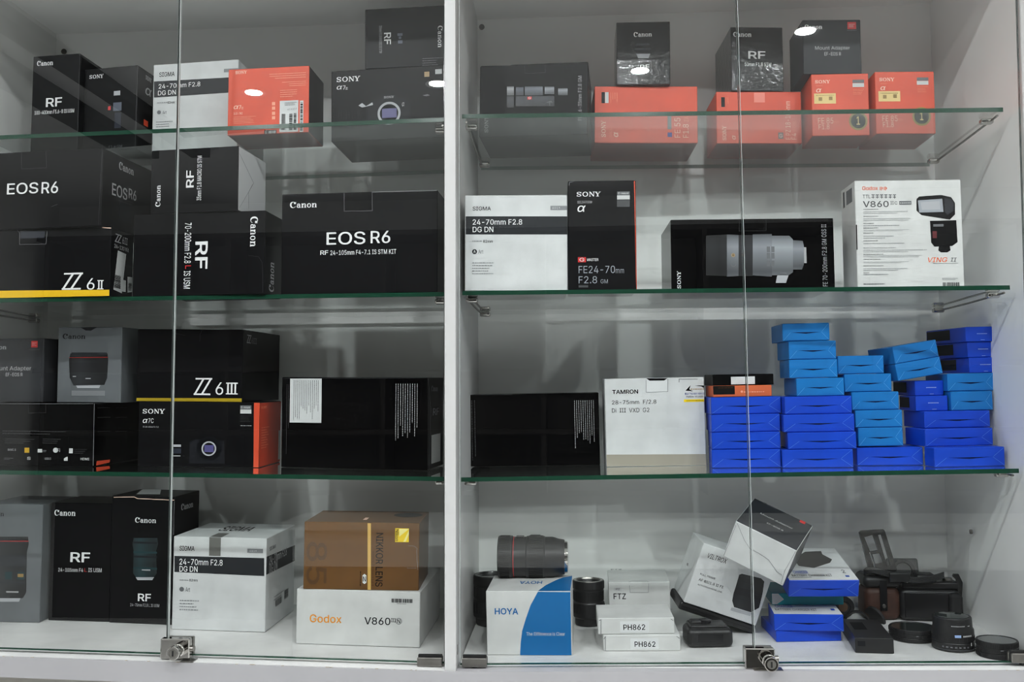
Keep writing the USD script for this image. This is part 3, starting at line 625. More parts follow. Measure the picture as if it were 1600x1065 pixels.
  ('R',f_,64.3,143.1,44.4,3.4,'lens','printed_ring',2),
  ('R',f_,64.8,126.1,44.3,3.4,'teal','printed_ring',2),
  ('R',f_,65.0,118.2,44.3,3.4,'lens','printed_ring',2),
  ('R',f_,65.5,97.8,44.3,3.4,'teal','printed_ring',2),
  ('R',f_,67.4,95.0,15.6,2.3,'g','printed_mark',3),
  ('T',f_,65.4,46.4,24.5,13.5,'RF','w',0,'w',1),
  ('T',f_,66.4,32.9,54.4,5.6,'24-70mm F2.8 L IS USM','g',0,'b',1),
  ('T',r_,50.3,203.6,48.5,11.8,'@canon','g',0,'b',1),
  ('L',f_,[(3.0,222.5),(41.6,223.9),(47.7,221.2),(116.7,219.8)],1.3,'cr','worn_edge',1),
  ('L',f_,[(116.7,217.6),(116.7,158.6)],1,'wear','worn_edge',1),
  ('G',t_,[(5.1,99.5),(41.2,101.2),(74.3,30.5),(32.9,23.2)],'wh2','sticker',1),
 ],
 'D4':[
  ('G',f_,[(2.1,126.9),(163.3,127.0),(164.0,96.2),(2.8,99.2)],'band','printed_band',1),
  ('G',r_,[(0.3,129.3),(155.5,122.4),(155.5,92.9),(0.3,98.4)],'band','printed_band',1),
  ('T',f_,24.4,140.5,27.2,8.3,'SIGMA','k',0,'b',1),
  ('T',f_,50.4,117.3,77.8,10.5,'24-70mm F2.8','w',0,'b',2),
  ('T',f_,28.2,104.9,32.9,10.0,'DG DN','w',0,'b',2),
  ('P',f_,20.8,85.6,16.2,2.8,1,'mg2',0,0),
  ('T',f_,37.6,85.7,15.0,4.4,'82mm','dk',0,'b',1),
  ('C',f_,16.6,69.7,8.3,8.0,'mg2','emblem',1,0),
  ('T',f_,27.6,69.4,8.1,7.7,'Art','mg2',0,'n',1),
  ('P',f_,31.1,43.0,34.6,21.0,4,'mg',0,0),
  ('R',f_,146.9,139.0,28.0,7.2,'mg','printed_tag',1),
  ('T',f_,143.2,138.7,12.6,3.5,'A 0 1 9','white',0,'b',2),
  ('R',f_,74.8,144.7,20.7,31.9,'tapeg','tape',1),
  ('G',t_,[(64.3,0.7),(86.6,0.3),(83.8,41.4),(63.5,42.1)],'tapeg','tape',1),
  ('T',t_,79.5,91.8,58.7,49.9,'SIGMA','k',0,'b',1),
  ('T',r_,60.9,120.0,94.1,14.4,'24-70mm F2.8','g',0,'b',2),
  ('T',r_,35.5,105.3,42.2,18.2,'DG DN','g',0,'b',2),
  ('T',r_,30.9,139.8,33.6,6.8,'SIGMA','mg2',0,'b',1),
  ('B',r_,67.5,37.3,35.0,11.6,'dk2',0,2),
  ('B',r_,109.7,41.5,22.1,16.6,'dk2',1,2),
  ('P',r_,68.5,48.5,52.6,11.6,2,'mg',0,0),
 ],
 'D5':[
  ('T',f_,49.7,42.3,53.5,13.1,'Godox','og',0,'b',1),
  ('T',f_,136.9,41.2,43.4,12.0,'@v860','dk',0,'b',1),
  ('T',f_,163.6,43.4,8.0,6.2,'III','dk',0,'b',1),
  ('C',f_,172.5,42.1,10.7,10.4,'mg2','emblem',1,0.85),
  ('T',f_,172.5,42.1,5.3,6.2,'N','dk',0,'b',1),
  ('B',f_,177.6,75.5,34.7,6.3,'dk',0,2),
  ('P',f_,176.8,70.6,16.0,1.6,1,'dk',0,0),
 ],
 'D6':[
  ('T',f_,21.9,42.7,34.2,70.6,'85','br1',-90,'b',1),
  ('G',f_,[(105.6,109.8),(111.0,109.9),(112.9,0.5),(107.6,0.4)],'gold','printed_band',1),
  ('T',f_,126.2,50.0,12.3,88.3,'NIKKOR LENS','br3',-90,'b',1),
  ('T',f_,115.8,35.2,3.7,56.8,'NIKKOR Z 85mm f/1.8 S','br2',-90,'n',1),
  ('G',f_,[(101.8,26.5),(105.0,24.0),(105.2,11.9),(102.1,9.7),(98.9,11.8),(98.6,23.9)],'white','emblem',1),
  ('T',f_,101.9,18.1,4.7,8.4,'N','k',0,'b',2),
  ('P',f_,95.5,18.0,3.2,25.2,1,'br3',1,0),
  ('R',f_,163.3,90.9,22.9,22.7,'yelN','emblem',1),
  ('G',f_,[(158.6,101.1),(174.6,101.3),(158.8,88.4)],'wyel','emblem_flare',2),
  ('G',f_,[(165.4,80.1),(174.7,99.2),(174.8,92.9),(169.6,80.2)],'wyel','emblem_flare',2),
  ('T',f_,155.0,90.7,5.5,19.5,'Nikon','k',-90,'b',2),
  ('C',t_,161.1,90.5,50,50,'k2','black_sticker',1,0),
  ('R',t_,95.7,39.9,6.5,25.7,'cr','emblem',1),
  ('L',f_,[(174.0,73.9),(184.7,73.0),(190.1,67.8)],0.6,'wear','crease',1),
  ('L',f_,[(187.9,67.8),(188.7,53.1),(190.6,34.2)],0.8,'wear','crease',1),
  ('L',f_,[(172.4,37.1),(188.4,37.3)],0.6,'wear','crease',1),
 ],
 'E1':[
  ('G',f_,[(48.3,90.6),(60.8,90.2),(61.0,73.9),(48.5,74.3)],'pic:lg:z','printed_lens',1),
  ('G',f_,[(64.3,88.9),(77.9,88.4),(78.1,73.3),(64.4,73.7)],'pic:bg:z','printed_lens',1),
  ('G',f_,[(80.2,89.5),(112.0,88.3),(112.1,72.0),(80.4,73.2)],'pic:bgl:z','printed_lens',1),
  ('G',f_,[(115.4,87.6),(132.3,87.0),(132.4,73.6),(115.5,74.2)],'pic:lg2:z','printed_lens',1),
  ('G',f_,[(139.1,83.8),(156.0,83.2),(156.0,71.1),(139.2,71.7)],'pic:lg2:z','printed_lens',1),
  ('G',f_,[(48.5,73.1),(61.0,72.7),(61.3,51.8),(48.7,52.2)],'pic:bg2:z','printed_lens',1),
  ('G',f_,[(64.4,72.6),(132.4,70.2),(132.6,51.7),(64.6,54.0)],'pic:bg2:z','printed_lens',1),
  ('R',f_,88.9,67.9,7.9,5.2,'red','emblem',2),
  ('T',f_,88.9,67.8,4.5,3.8,'G','white',0,'b',3),
  ('T',f_,12.5,23.2,6.9,30.2,'@sony','g',90,'b',1),
  ('T',f_,177.4,64.8,6.7,80.1,'FE 16-35mm F2.8 GM','g',90,'n',1),
  ('L',f_,[(79.8,126.8),(80.0,112.8),(116.3,113.1),(116.2,127.7)],0.7,'wear2','tuck_flap_edge',1),
  ('L',f_,[(1.9,128.7),(54.7,127.8),(57.0,128.8),(191.3,128.7)],1.6,'black2','worn_edge',1),
  ('R',f_,125.2,60.6,5.6,1.2,'g','printed_mark',1),
  ('L',f_,[(119.0,59.1),(129.1,58.7),(124.6,58.9),(124.7,53.1)],0.6,'g2','printed_mark',1),
 ],
 'E2':[
  ('R',f_,15.5,83.5,5.8,20.2,'dk2','printed_tag',1),
  ('R',f_,22.1,83.6,6.3,20.2,'wh2','printed_tag',1),
  ('P',f_,35.1,83.6,15.0,17.8,4,'or3',1,0),
  ('T',f_,16.0,26.1,8.0,30.7,'@sony','cr',90,'b',1),
  ('T',f_,38.4,15.5,8.0,9.4,'@alpha','cr',90,'b',1),
  ('T',f_,28.6,19.6,4.6,17.7,'SEL','or3',90,'n',1),
  ('T',f_,148.4,28.1,10.3,36.5,'FE 55','cr',90,'n',1),
  ('T',f_,163.2,22.2,10.3,24.7,'F1.8','cr',90,'n',1),
  ('T',f_,164.6,44.1,8.0,9.4,'ZA','or3',90,'n',1),
  ('R',f_,134.6,15.1,8.0,8.2,'blu','emblem',1),
  ('R',f_,134.2,37.5,6.9,24.8,'mg2','printed_tag',1),
 ],
 'E3':[
  ('T',f_,47.1,93.0,32.7,9.0,'@canon','w',0,'b',1),
  ('T',f_,50.5,32.4,17.1,8.3,'RF','w',0,'w',1),
  ('R',f_,46.7,74.2,25.2,3.6,'lens2','printed_lens',1),
  ('R',f_,46.7,65.2,29.8,4.8,'lens2','printed_lens',1),
  ('G',f_,[(35.2,57.1),(60.3,56.6),(56.9,48.3),(38.6,48.7)],'lg','printed_mount',1),
 ],
 'E4':[
  ('T',f_,20.9,105.0,33.0,9.0,'@canon','w',0,'b',1),
  ('T',f_,46.5,66.7,31.2,14.3,'RF','w',0,'w',1),
  ('T',f_,48.2,49.4,47.9,7.1,'50mm F1.8 STM','w',0,'b',1),
 ],
 'E5':[
  ('T',f_,18.7,85.6,30.6,8.2,'@canon','w',0,'b',1),
  ('T',f_,51.2,46.4,60.5,8.1,'Mount Adapter','g',0,'n',1),
  ('T',f_,51.2,36.3,28.8,6.4,'EF-EOS R','g',0,'b',1),
  ('R',f_,85.5,87.5,15.0,12.8,'red','emblem',1),
  ('P',f_,85.5,87.5,10.6,7.0,3,'wh2',0,0),
  ('L',f_,[(76.7,78.8),(93.4,78.7)],0.5,'g2','printed_line',1),
 ],
 'E6':[
  ('R',f_,12.0,75.9,6.3,17.8,'dk2','printed_tag',1),
  ('P',f_,19.2,76.5,6.9,16.6,2,'or3',1,0),
  ('R',f_,77.1,84.3,19.4,17.8,'pink','sticker',1),
  ('T',f_,13.6,19.3,7.4,27.1,'@sony','cr',90,'b',1),
  ('T',f_,30.6,11.1,6.3,8.2,'@alpha','cr',90,'b',1),
  ('T',f_,127.1,42.4,9.1,70.6,'E PZ 18-105mm','cr',90,'n',1),
  ('T',f_,137.6,13.0,8.5,11.7,'F4','cr',90,'n',1),
  ('T',f_,138.6,31.2,6.3,17.6,'G OSS','or3',90,'n',1),
  ('R',f_,114.1,14.2,9.1,11.7,'mg2','emblem',1),
  ('T',f_,114.1,14.2,5.7,7.0,'G','cr',0,'b',2),
 ],
 'E7':[
  ('T',f_,19.3,96.8,25.7,6.1,'@sony','cr',0,'b',1),
  ('T',f_,12.5,81.0,9.3,6.9,'@alpha','cr',0,'b',1),
  ('T',f_,13.5,89.6,10.9,2.3,'SEL85F18','or3',0,'n',1),
  ('R',f_,22.8,66.5,37.1,18.4,'goldl','sticker',1),
  ('P',f_,22.9,72.2,30.6,2.3,1,'tan2',0,0),
  ('R',f_,14.9,65.7,6.0,6.3,'tan2','printed_mark',2),
  ('R',f_,32.4,66.6,6.0,6.3,'tan2','printed_mark',2),
  ('R',f_,80.1,96.5,19.6,5.7,'mg2','printed_tag',1),
  ('R',f_,80.0,89.6,19.6,6.9,'wh2','printed_tag',1),
  ('P',f_,80.2,78.1,18.5,11.5,4,'or3',0,0),
  ('T',f_,23.1,26.9,26.1,10.3,'FE 85','cr',0,'n',1),
  ('T',f_,41.0,23.8,7.6,4.6,'mm','or3',0,'n',1),
  ('T',f_,20.1,16.1,18.5,9.1,'F1.8','cr',0,'n',1),
  ('C',f_,78.4,25.5,31.4,33.1,'goldd','seal',1,0),
  ('C',f_,78.4,25.5,24.9,26.2,'k2','seal_disc',2,0),
  ('T',f_,78.2,26.1,6.0,14.8,'1','goldl',0,'b',3),
  ('P',f_,78.7,36.4,13.0,1.7,1,'goldd',0,0),
 ],
 'E8':[
  ('T',f_,20.4,96.2,25.6,6.1,'@sony','cr',0,'b',1),
  ('T',f_,13.4,80.5,9.2,6.8,'@alpha','cr',0,'b',1),
  ('T',f_,14.5,89.0,10.9,2.3,'SEL85F18','or3',0,'n',1),
  ('R',f_,23.7,66.2,36.9,18.2,'goldl','sticker',1),
  ('P',f_,23.8,71.8,30.4,2.3,1,'tan2',0,0),
  ('R',f_,15.8,65.3,6.0,6.3,'tan2','printed_mark',2),
  ('R',f_,33.2,66.4,6.0,6.3,'tan2','printed_mark',2),
  ('R',f_,81.0,96.5,19.5,5.7,'mg2','printed_tag',1),
  ('R',f_,80.8,89.7,19.5,6.8,'wh2','printed_tag',1),
  ('P',f_,81.0,78.3,18.4,11.4,4,'or3',0,0),
  ('T',f_,23.6,27.0,26.0,10.2,'FE 85','cr',0,'n',1),
  ('T',f_,41.4,24.1,7.6,4.5,'mm','or3',0,'n',1),
  ('T',f_,20.6,16.2,18.4,9.1,'F1.8','cr',0,'n',1),
  ('C',f_,77.3,30.1,31.3,32.8,'goldd','seal',1,0),
  ('C',f_,77.3,30.1,24.9,26.0,'k2','seal_disc',2,0),
  ('T',f_,77.1,30.7,5.9,14.7,'1','goldl',0,'b',3),
  ('P',f_,77.7,40.9,13.0,1.7,1,'goldd',0,0),
 ],
 'F1':[
  ('G',f_,[(1.2,122.0),(166.3,121.2),(166.3,91.8),(1.3,92.5)],'band','printed_band',1),
  ('T',f_,27.3,134.9,29.7,6.5,'SIGMA','dk',0,'b',1),
  ('R',f_,152.5,135.2,27.3,6.9,'mg','printed_tag',1),
  ('T',f_,148.3,135.3,12.5,3.7,'A 0 1 9','white',0,'b',2),
  ('T',f_,52.8,112.5,80.7,9.0,'24-70mm F2.8','w',0,'b',2),
  ('T',f_,29.4,100.4,33.8,9.2,'DG DN','w',0,'b',2),
  ('P',f_,19.8,81.4,15.6,3.2,1,'mg',0,0),
  ('T',f_,37.5,81.0,15.6,4.7,'82mm','dk',0,'b',1),
  ('C',f_,15.7,64.1,7.9,8.0,'dk','emblem',1,0),
  ('T',f_,15.7,64.2,3.5,4.4,'A','white',0,'b',2),
  ('T',f_,25.8,64.0,7.8,6.3,'Art','mg2',0,'n',1),
  ('P',f_,29.7,37.3,35.3,22.0,5,'mg',0,0),
 ],
 'F2':[
  ('F',r_,'or','side_panel'),
  ('G',f_,[(106.6,176.8),(108.1,177.3),(108.9,0.4),(108.2,0.5)],'or','printed_band',1),
  ('T',f_,33.5,156.4,39.3,7.9,'@sony','w',0,'b',1),
  ('T',f_,26.7,143.4,23.8,4.2,'SEL2470GM','g',0,'b',1),
  ('T',f_,21.5,132.6,13.4,10.5,'@alpha','w',0,'b',1),
  ('R',f_,89.3,157.3,20.6,5.8,'mg2','printed_tag',1),
  ('R',f_,89.3,150.5,20.6,6.8,'wh2','printed_tag',1),
  ('R',f_,89.2,140.5,20.6,11.0,'dk3','printed_tag',1),
  ('T',f_,89.3,157.2,16.5,3.3,'E-mount','wh2',0,'b',2),
  ('R',f_,21.6,49.3,12.9,8.1,'red','emblem',1),
  ('T',f_,21.6,49.3,7.7,6.0,'G','white',0,'b',2),
  ('T',f_,38.9,49.3,18.5,4.5,'MASTER','w',0,'b',1),
  ('T',f_,45.4,33.3,58.6,12.0,'FE24-70','lg2',0,'n',1),
  ('T',f_,82.4,30.4,13.3,6.7,'mm','lg2',0,'n',1),
  ('T',f_,30.9,16.7,29.8,11.6,'F2.8','lg2',0,'n',1),
  ('T',f_,57.3,14.0,11.8,6.7,'GM','lg2',0,'n',1),
  ('R',f_,23.7,6.0,15.4,3.6,'dk3','printed_tag',1),
  ('L',f_,[(1.5,170.7),(2.6,176.0),(9.9,177.5)],1.2,'wear','worn_edge',1),
 ],
 'F3':[
  ('G',f_,[(56.3,87.2),(90.0,89.0),(88.8,21.5),(55.2,22.8)],'pic:lens:z','printed_hood',1),
  ('G',f_,[(89.5,89.0),(108.4,87.8),(107.1,21.4),(88.3,20.5)],'pic:lg2:z','printed_ring',1),
  ('G',f_,[(108.4,87.8),(130.8,87.5),(129.4,21.2),(107.1,21.4)],'pic:lens2:z','printed_ring',1),
  ('G',f_,[(130.8,88.6),(161.3,88.8),(159.8,19.9),(129.4,22.2)],'pic:lg2:z','printed_barrel',1),
  ('G',f_,[(161.3,86.2),(188.7,85.9),(194.6,79.6),(193.4,26.9),(186.2,21.8),(159.9,22.0)],'pic:lg3:z','printed_barrel',1),
  ('G',f_,[(194.6,78.6),(209.8,77.4),(211.6,69.1),(210.9,39.1),(207.6,30.9),(193.5,31.0)],'pic:lg2:z','printed_barrel',1),
  ('R',f_,213.3,54.1,4.0,25.8,'g','printed_mount',1),
  ('G',f_,[(167.9,20.9),(174.1,26.0),(182.2,26.0),(186.2,21.8),(181.8,9.5),(165.7,9.6)],'lg','printed_foot',1),
  ('C',f_,99.1,55.1,6.1,6.2,'tan','emblem',2,0),
  ('T',f_,99.1,55.1,3.1,3.8,'G','k',0,'b',3),
  ('C',f_,99.3,41.1,9.2,9.3,'g2','printed_ring',2,0.8),
  ('R',f_,155.2,63.9,5.1,9.3,'mg2','printed_switch',2),
  ('R',f_,162.3,63.9,5.1,9.3,'mg2','printed_switch',2),
  ('R',f_,155.0,53.6,5.1,9.3,'mg2','printed_switch',2),
  ('R',f_,162.1,53.5,5.1,9.3,'mg2','printed_switch',2),
  ('R',f_,154.7,41.2,5.1,9.3,'mg2','printed_switch',2),
  ('R',f_,161.8,41.1,5.1,9.3,'mg2','printed_switch',2),
  ('T',f_,12.2,16.2,6.1,28.5,'@sony','w',90,'b',1),
  ('T',f_,243.8,53.8,7.6,100.2,'FE 70-200mm F2.8 GM OSS II','g',90,'n',1),
  ('L',f_,[(109.9,112.7),(109.5,94.0),(152.3,94.6),(152.7,113.3)],0.5,'g3','tuck_flap_edge',1),
 ],
 'F4':[
  ('T',f_,24.0,159.8,24.6,6.2,'Godox','og2',0,'b',1),
  ('R',f_,39.8,159.1,0.9,5.2,'og2','printed_character',1),
  ('R',f_,41.8,159.0,0.9,6.2,'og2','printed_character',1),
  ('R',f_,43.6,159.5,1.2,3.1,'og2','printed_character',1),
  ('R',f_,46.3,159.0,0.9,5.2,'og2','printed_character',1),
  ('R',f_,48.3,159.0,0.9,6.2,'og2','printed_character',1),
  ('R',f_,50.1,159.4,1.2,3.1,'og2','printed_character',1),
  ('T',f_,18.3,146.6,12.1,5.7,'TTL','dk3',0,'n',1),
  ('R',f_,28.5,149.0,5.0,1.3,'mg2','printed_character',1),
  ('R',f_,28.5,146.4,1.2,6.5,'mg2','printed_character',1),
  ('R',f_,28.3,145.4,5.0,1.2,'mg2','printed_character',1),
  ('R',f_,35.2,148.9,5.0,1.3,'mg2','printed_character',1),
  ('R',f_,35.2,146.3,1.2,6.5,'mg2','printed_character',1),
  ('R',f_,35.1,145.3,5.0,1.2,'mg2','printed_character',1),
  ('R',f_,41.9,148.8,5.0,1.3,'mg2','printed_character',1),
  ('R',f_,41.9,146.2,1.2,6.5,'mg2','printed_character',1),
  ('R',f_,41.8,145.3,5.0,1.2,'mg2','printed_character',1),
  ('R',f_,48.6,148.8,5.0,1.3,'mg2','printed_character',1),
  ('R',f_,48.7,146.2,1.2,6.5,'mg2','printed_character',1),
  ('R',f_,48.5,145.2,5.0,1.2,'mg2','printed_character',1),
  ('R',f_,55.4,148.7,5.0,1.3,'mg2','printed_character',1),
  ('R',f_,55.4,146.1,1.2,6.5,'mg2','printed_character',1),
  ('R',f_,55.3,145.1,5.0,1.2,'mg2','printed_character',1),
  ('R',f_,62.1,148.6,5.0,1.3,'mg2','printed_character',1),
  ('R',f_,62.1,146.0,1.2,6.5,'mg2','printed_character',1),
  ('R',f_,62.0,145.0,5.0,1.2,'mg2','printed_character',1),
  ('T',f_,32.5,134.1,40.2,9.8,'@v860','dk3',0,'b',1),
  ('T',f_,57.9,135.6,5.5,5.2,'II','mg2',0,'b',1),
  ('T',f_,63.9,135.5,4.5,5.2,'C','mg2',0,'b',1),
  ('R',f_,78.7,135.5,19.0,5.9,'mg2','printed_tag',1),
  ('P',f_,78.7,135.4,17.0,2.9,1,'white',0,0),
  ('P',f_,24.2,125.7,23.1,1.9,1,'dk3',0,0),
  ('P',f_,47.2,120.7,69.2,5.2,2,'mg',0,0),
  ('P',f_,23.9,114.4,23.1,1.9,1,'dk3',0,0),
  ('P',f_,48.8,109.4,73.1,5.2,2,'mg',0,0),
  ('P',f_,20.0,103.0,16.1,2.1,1,'dk3',0,0),
  ('P',f_,40.0,99.4,56.1,2.6,1,'mg',0,0),
  ('P',f_,23.3,95.7,23.1,2.1,1,'dk3',0,0),
  ('P',f_,47.2,91.9,71.1,3.1,2,'mg',0,0),
  ('P',f_,19.1,87.5,15.0,2.1,1,'dk3',0,0),
  ('P',f_,34.9,81.2,47.1,6.2,2,'mg',0,0),
  ('P',f_,22.7,75.1,23.0,2.1,1,'dk3',0,0),
  ('P',f_,43.1,70.8,64.0,2.1,1,'mg',0,0),
  ('P',f_,36.4,63.7,51.0,2.1,1,'mg',0,0),
  ('P',f_,60.2,58.9,98.9,5.1,2,'mg',0,0),
  ('P',f_,26.0,53.5,31.0,2.1,1,'dk3',0,0),
  ('P',f_,55.9,50.2,90.9,4.1,2,'mg',0,0),
  ('P',f_,23.8,45.4,27.0,2.0,1,'dk3',0,0),
  ('P',f_,45.6,40.6,70.9,3.1,2,'mg',0,0),
  ('P',f_,25.5,35.1,31.0,2.0,1,'dk3',0,0),
  ('P',f_,44.3,29.3,68.9,5.1,2,'mg',0,0),
  ('P',f_,14.1,24.0,9.0,2.0,1,'dk3',0,0),
  ('P',f_,29.0,21.3,38.9,3.1,1,'mg',0,0),
  ('P',f_,25.6,6.0,32.9,3.1,1,'dk3',0,0),
  ('G',f_,[(96.4,141.3),(100.6,145.4),(134.7,147.6),(150.5,143.8),(156.1,134.4),(155.5,115.9),(147.2,107.8),(103.5,115.4),(95.8,122.7)],'k2','printed_flash_head',1),
  ('G',f_,[(139.5,142.9),(150.4,140.7),(154.1,132.4),(152.7,121.1),(143.5,115.0),(139.7,121.2)],'lens2','printed_flash_head',2),
  ('G',f_,[(98.4,139.2),(136.4,141.3),(137.7,120.2),(99.7,119.6)],'lg2','printed_window',2),
  ('G',f_,[(102.3,136.1),(132.3,137.8),(132.8,124.4),(103.8,123.7)],'lg','printed_window',3),
  ('G',f_,[(116.2,106.0),(157.1,106.6),(157.8,71.7),(149.6,65.7),(121.7,64.9),(117.0,71.1)],'k2','printed_flash_body',1),
  ('R',f_,122.7,83.9,6.5,11.3,'dred','printed_panel',2),
  ('R',f_,128.9,98.7,16.0,4.1,'mg2','printed_panel',2),
  ('G',f_,[(128.7,64.9),(145.7,65.7),(146.4,58.5),(141.3,55.5),(131.4,55.6),(127.5,58.7)],'k2','printed_foot',1),
  ('T',f_,126.0,43.7,29.8,7.7,'VING','og2',0,'i',1),
  ('T',f_,150.8,43.7,9.9,6.1,'II','dk3',0,'i',1),
  ('L',f_,[(118.8,37.9),(157.6,38.0)],0.4,'mg2','printed_line',1),
  ('P',f_,143.7,13.2,23.8,4.1,2,'mg2',0,0),
  ('B',f_,145.4,4.0,25.8,7.1,'dk3',0,2),
  ('R',l_,41.9,152.9,28.6,22.7,'mg2','sticker',1),
  ('R',l_,14.7,153.3,8.2,26.3,'dk3','printed_mark',1),
  ('L',f_,[(0.9,101.1),(0.7,61.0)],1.6,'k2','slot_edge',1),
 ],
 'G1':[
  ('P',f_,12.0,64.2,10.3,107.1,2,'g3',1,0),
  ('P',f_,209.5,71.9,37.3,84.8,10,'g',1,0),
  ('L',f_,[(24.1,127.2),(81.4,126.3)],0.8,'wear2','worn_edge',1),
 ],
 'G2':[
  ('G',f_,[(0.3,20.6),(169.6,19.0),(169.6,0.3),(0.3,0.3)],'taupe','printed_band',1),
  ('T',f_,35.1,128.0,44.4,7.2,'TAMRON','k',0,'B',1),
  ('T',f_,49.9,109.7,76.1,8.0,'28-75mm  F/2.8','dk2',0,'n',1),
  ('T',f_,43.6,96.2,64.1,7.7,'Di  III  VXD  G2','dk2',0,'n',1),
  ('R',f_,89.8,137.7,36.1,22.0,'white2','tuck_flap',1),
  ('L',f_,[(71.5,148.0),(70.9,126.5),(108.1,126.9),(108.7,148.3)],0.6,'mg','tuck_flap_edge',1),
  ('G',f_,[(72.1,150.2),(108.2,150.0),(102.6,146.2),(77.5,146.2)],'k2','notch',2),
  ('L',f_,[(127.6,142.4),(127.8,147.9),(159.3,147.3)],0.8,'dk3','slot_edge',1),
  ('R',f_,152.1,122.4,34.8,30.2,'white','sticker',1),
  ('G',f_,[(138.1,127.9),(147.1,137.1),(144.7,130.0),(151.1,126.6)],'k2','emblem',2),
  ('P',f_,158.3,130.3,22.8,3.3,1,'tan2',0,0),
  ('G',f_,[(153.6,136.4),(169.6,136.0),(169.6,131.7),(165.5,134.5)],'k2','emblem',2),
  ('T',f_,153.7,122.5,33.7,3.6,'MUA THU MAY ANH CU','blu',0,'b',2),
  ('T',f_,145.7,117.6,12.5,3.3,'Hotline','k',0,'b',2),
  ('T',f_,160.7,117.3,14.1,3.3,'0973.290.290','k',0,'b',2),
  ('R',f_,152.2,110.6,34.5,4.4,'yelN','printed_band',2),
  ('P',f_,153.4,110.5,29.3,1.9,1,'k',0,0),
 ],
 'J1':[
  ('R',f_,50.7,8.0,40.3,12.9,'white','sticker',1),
 ],
 'J2':[
  ('R',f_,18.4,11.4,35.9,14.1,'k2','sticker',1),
  ('P',f_,21.6,15.5,25.5,3.2,1,'br2',0,0),
  ('C',f_,48.0,8.5,3.8,3.9,'cr2','emblem',1,0),
  ('P',f_,68.2,7.9,34.0,3.7,1,'cr2',0,0),
 ],
 'P1':[
  ('K',f_),
 ],
 'P2':[
  ('K',f_),
 ],
 'P3':[
  ('K',f_),
 ],
 'P4':[
  ('K',f_),
 ],
 'Q1':[
  ('K',f_),
 ],
 'Q2':[
  ('K',f_),
 ],
 'Q3':[
  ('K',f_),
 ],
 'Q4':[
  ('K',f_),
 ],
 'Q5':[
  ('K',f_),
 ],
 'Q6':[
  ('K',f_),
 ],
 'Q7':[
  ('K',f_),
 ],
 'Q8':[
  ('K',f_),
 ],
 'R1':[
  ('K',f_),
 ],
 'R2':[
  ('K',f_),
 ],
 'R3':[
  ('K',f_),
 ],
 'R4':[
  ('K',f_),
 ],
 'R5':[
  ('K',f_),
 ],
 'R6':[
  ('K',f_),
 ],
 'T1':[
  ('K',f_),
 ],
 'T2':[
  ('K',f_),
 ],
 'V1':[
  ('K',f_),
 ],
 'V2':[
  ('K',f_),
 ],
 'V3':[
  ('K',f_),
 ],
 'W1':[
  ('K',f_),
 ],
 'W2':[
  ('K',f_),
 ],
 'H12':[
  ('K',f_),
  ('F',t_,'white','top_panel'),
  ('T',t_,26.6,30.0,24.4,11.2,'CHARGER','blu2',0,'b',2),
  ('T',t_,42.2,17.6,66.3,8.6,'BATTERY CHARGER KIT','dk2',0,'b',2),
  ('P',t_,22.5,9.1,33.5,3.6,1,'dk2',0,0),
  ('G',t_,[(30.7,54.7),(29.7,83.4),(57.7,113.0),(86.4,115.6),(84.6,101.9),(94.7,80.3),(87.4,67.2),(54.3,46.8)],'k2','printed_charger',2),
  ('R',t_,99.6,14.2,6.3,4.9,'blu2','emblem',2),
  ('T',t_,98.7,32.7,5.3,12.5,'2','mg2',0,'b',2),
 ],
 'H13':[
  ('K',f_),
  ('F',t_,'white','top_panel'),
  ('T',t_,22.9,52.5,28.5,18.2,'CHARGER','blu2',0,'b',2),
  ('T',t_,39.5,29.7,67.5,15.5,'BATTERY CHARGER KIT','mg2',0,'b',2),
  ('R',t_,98.9,31.9,6.2,11.0,'blu2','emblem',2),
 ],
 'X1':[
  ('E',f_),
  ('S',l_),
 ],
 'X2':[
  ('E',f_),
  ('S',l_),
 ],
 'U1':[
  ('E',f_),
  ('S',l_),
 ],
 'U2':[
  ('E',f_),
  ('S',l_),
 ],
 'U3':[
  ('E',f_),
  ('S',l_),
 ],
 'H2':[
  ('G',f_,[(53.0,0.3),(54.2,18.2),(57.2,38.5),(63.9,58.7),(71.6,78.9),(83.9,100.1),(135.7,99.3),(134.9,0.3)],'hoya','printed_panel',1),
  ('G',t_,[(84.2,0.3),(94.4,42.0),(108.6,78.9),(120.7,101.8),(135.7,114.1),(135.7,0.3)],'hoya','printed_panel',1),
  ('T',f_,32.5,69.3,37.6,10.1,'HOYA','hoya2',0,'w',1),
  ('T',f_,94.8,33.7,61.9,5.5,'The Difference is Clear','wh2',0,'n',2),
  ('T',t_,68.2,63.3,37.5,22.4,'HOYA','hoya2',180,'b',1),
 ],
 'H5':[
  ('T',f_,18.9,57.2,21.7,10.0,'FTZ','dk2',0,'b',1),
  ('R',f_,15.3,69.5,12.8,5.5,'wg','sticker',1),
  ('T',f_,15.6,69.5,6.7,2.9,'FTZ','dk2',0,'b',2),
  ('L',f_,[(36.4,76.0),(37.2,63.8),(68.8,63.6),(69.8,79.1)],0.6,'mg','tuck_flap_edge',1),
  ('L',t_,[(35.6,0.3),(44.1,6.9),(61.9,6.4),(69.7,0.3)],1,'mg2','tuck_flap_edge',1),
  ('T',t_,16.5,108.8,20,9,'FTZ','mg2',0,'b',1),
 ],
 'H6':[
  ('R',f_,58.7,11.6,46.2,17.8,'white2','sticker',1),
  ('T',f_,58.1,11.0,34.9,8.9,'PH862','dk2',0,'b',2),
  ('L',f_,[(1.8,22.1),(5.0,23.6),(4.3,0.6)],0.8,'mg2','flap_edge',1),
  ('L',f_,[(121.0,20.9),(117.0,23.4)],0.8,'mg2','flap_edge',1),
 ],
 'H7':[
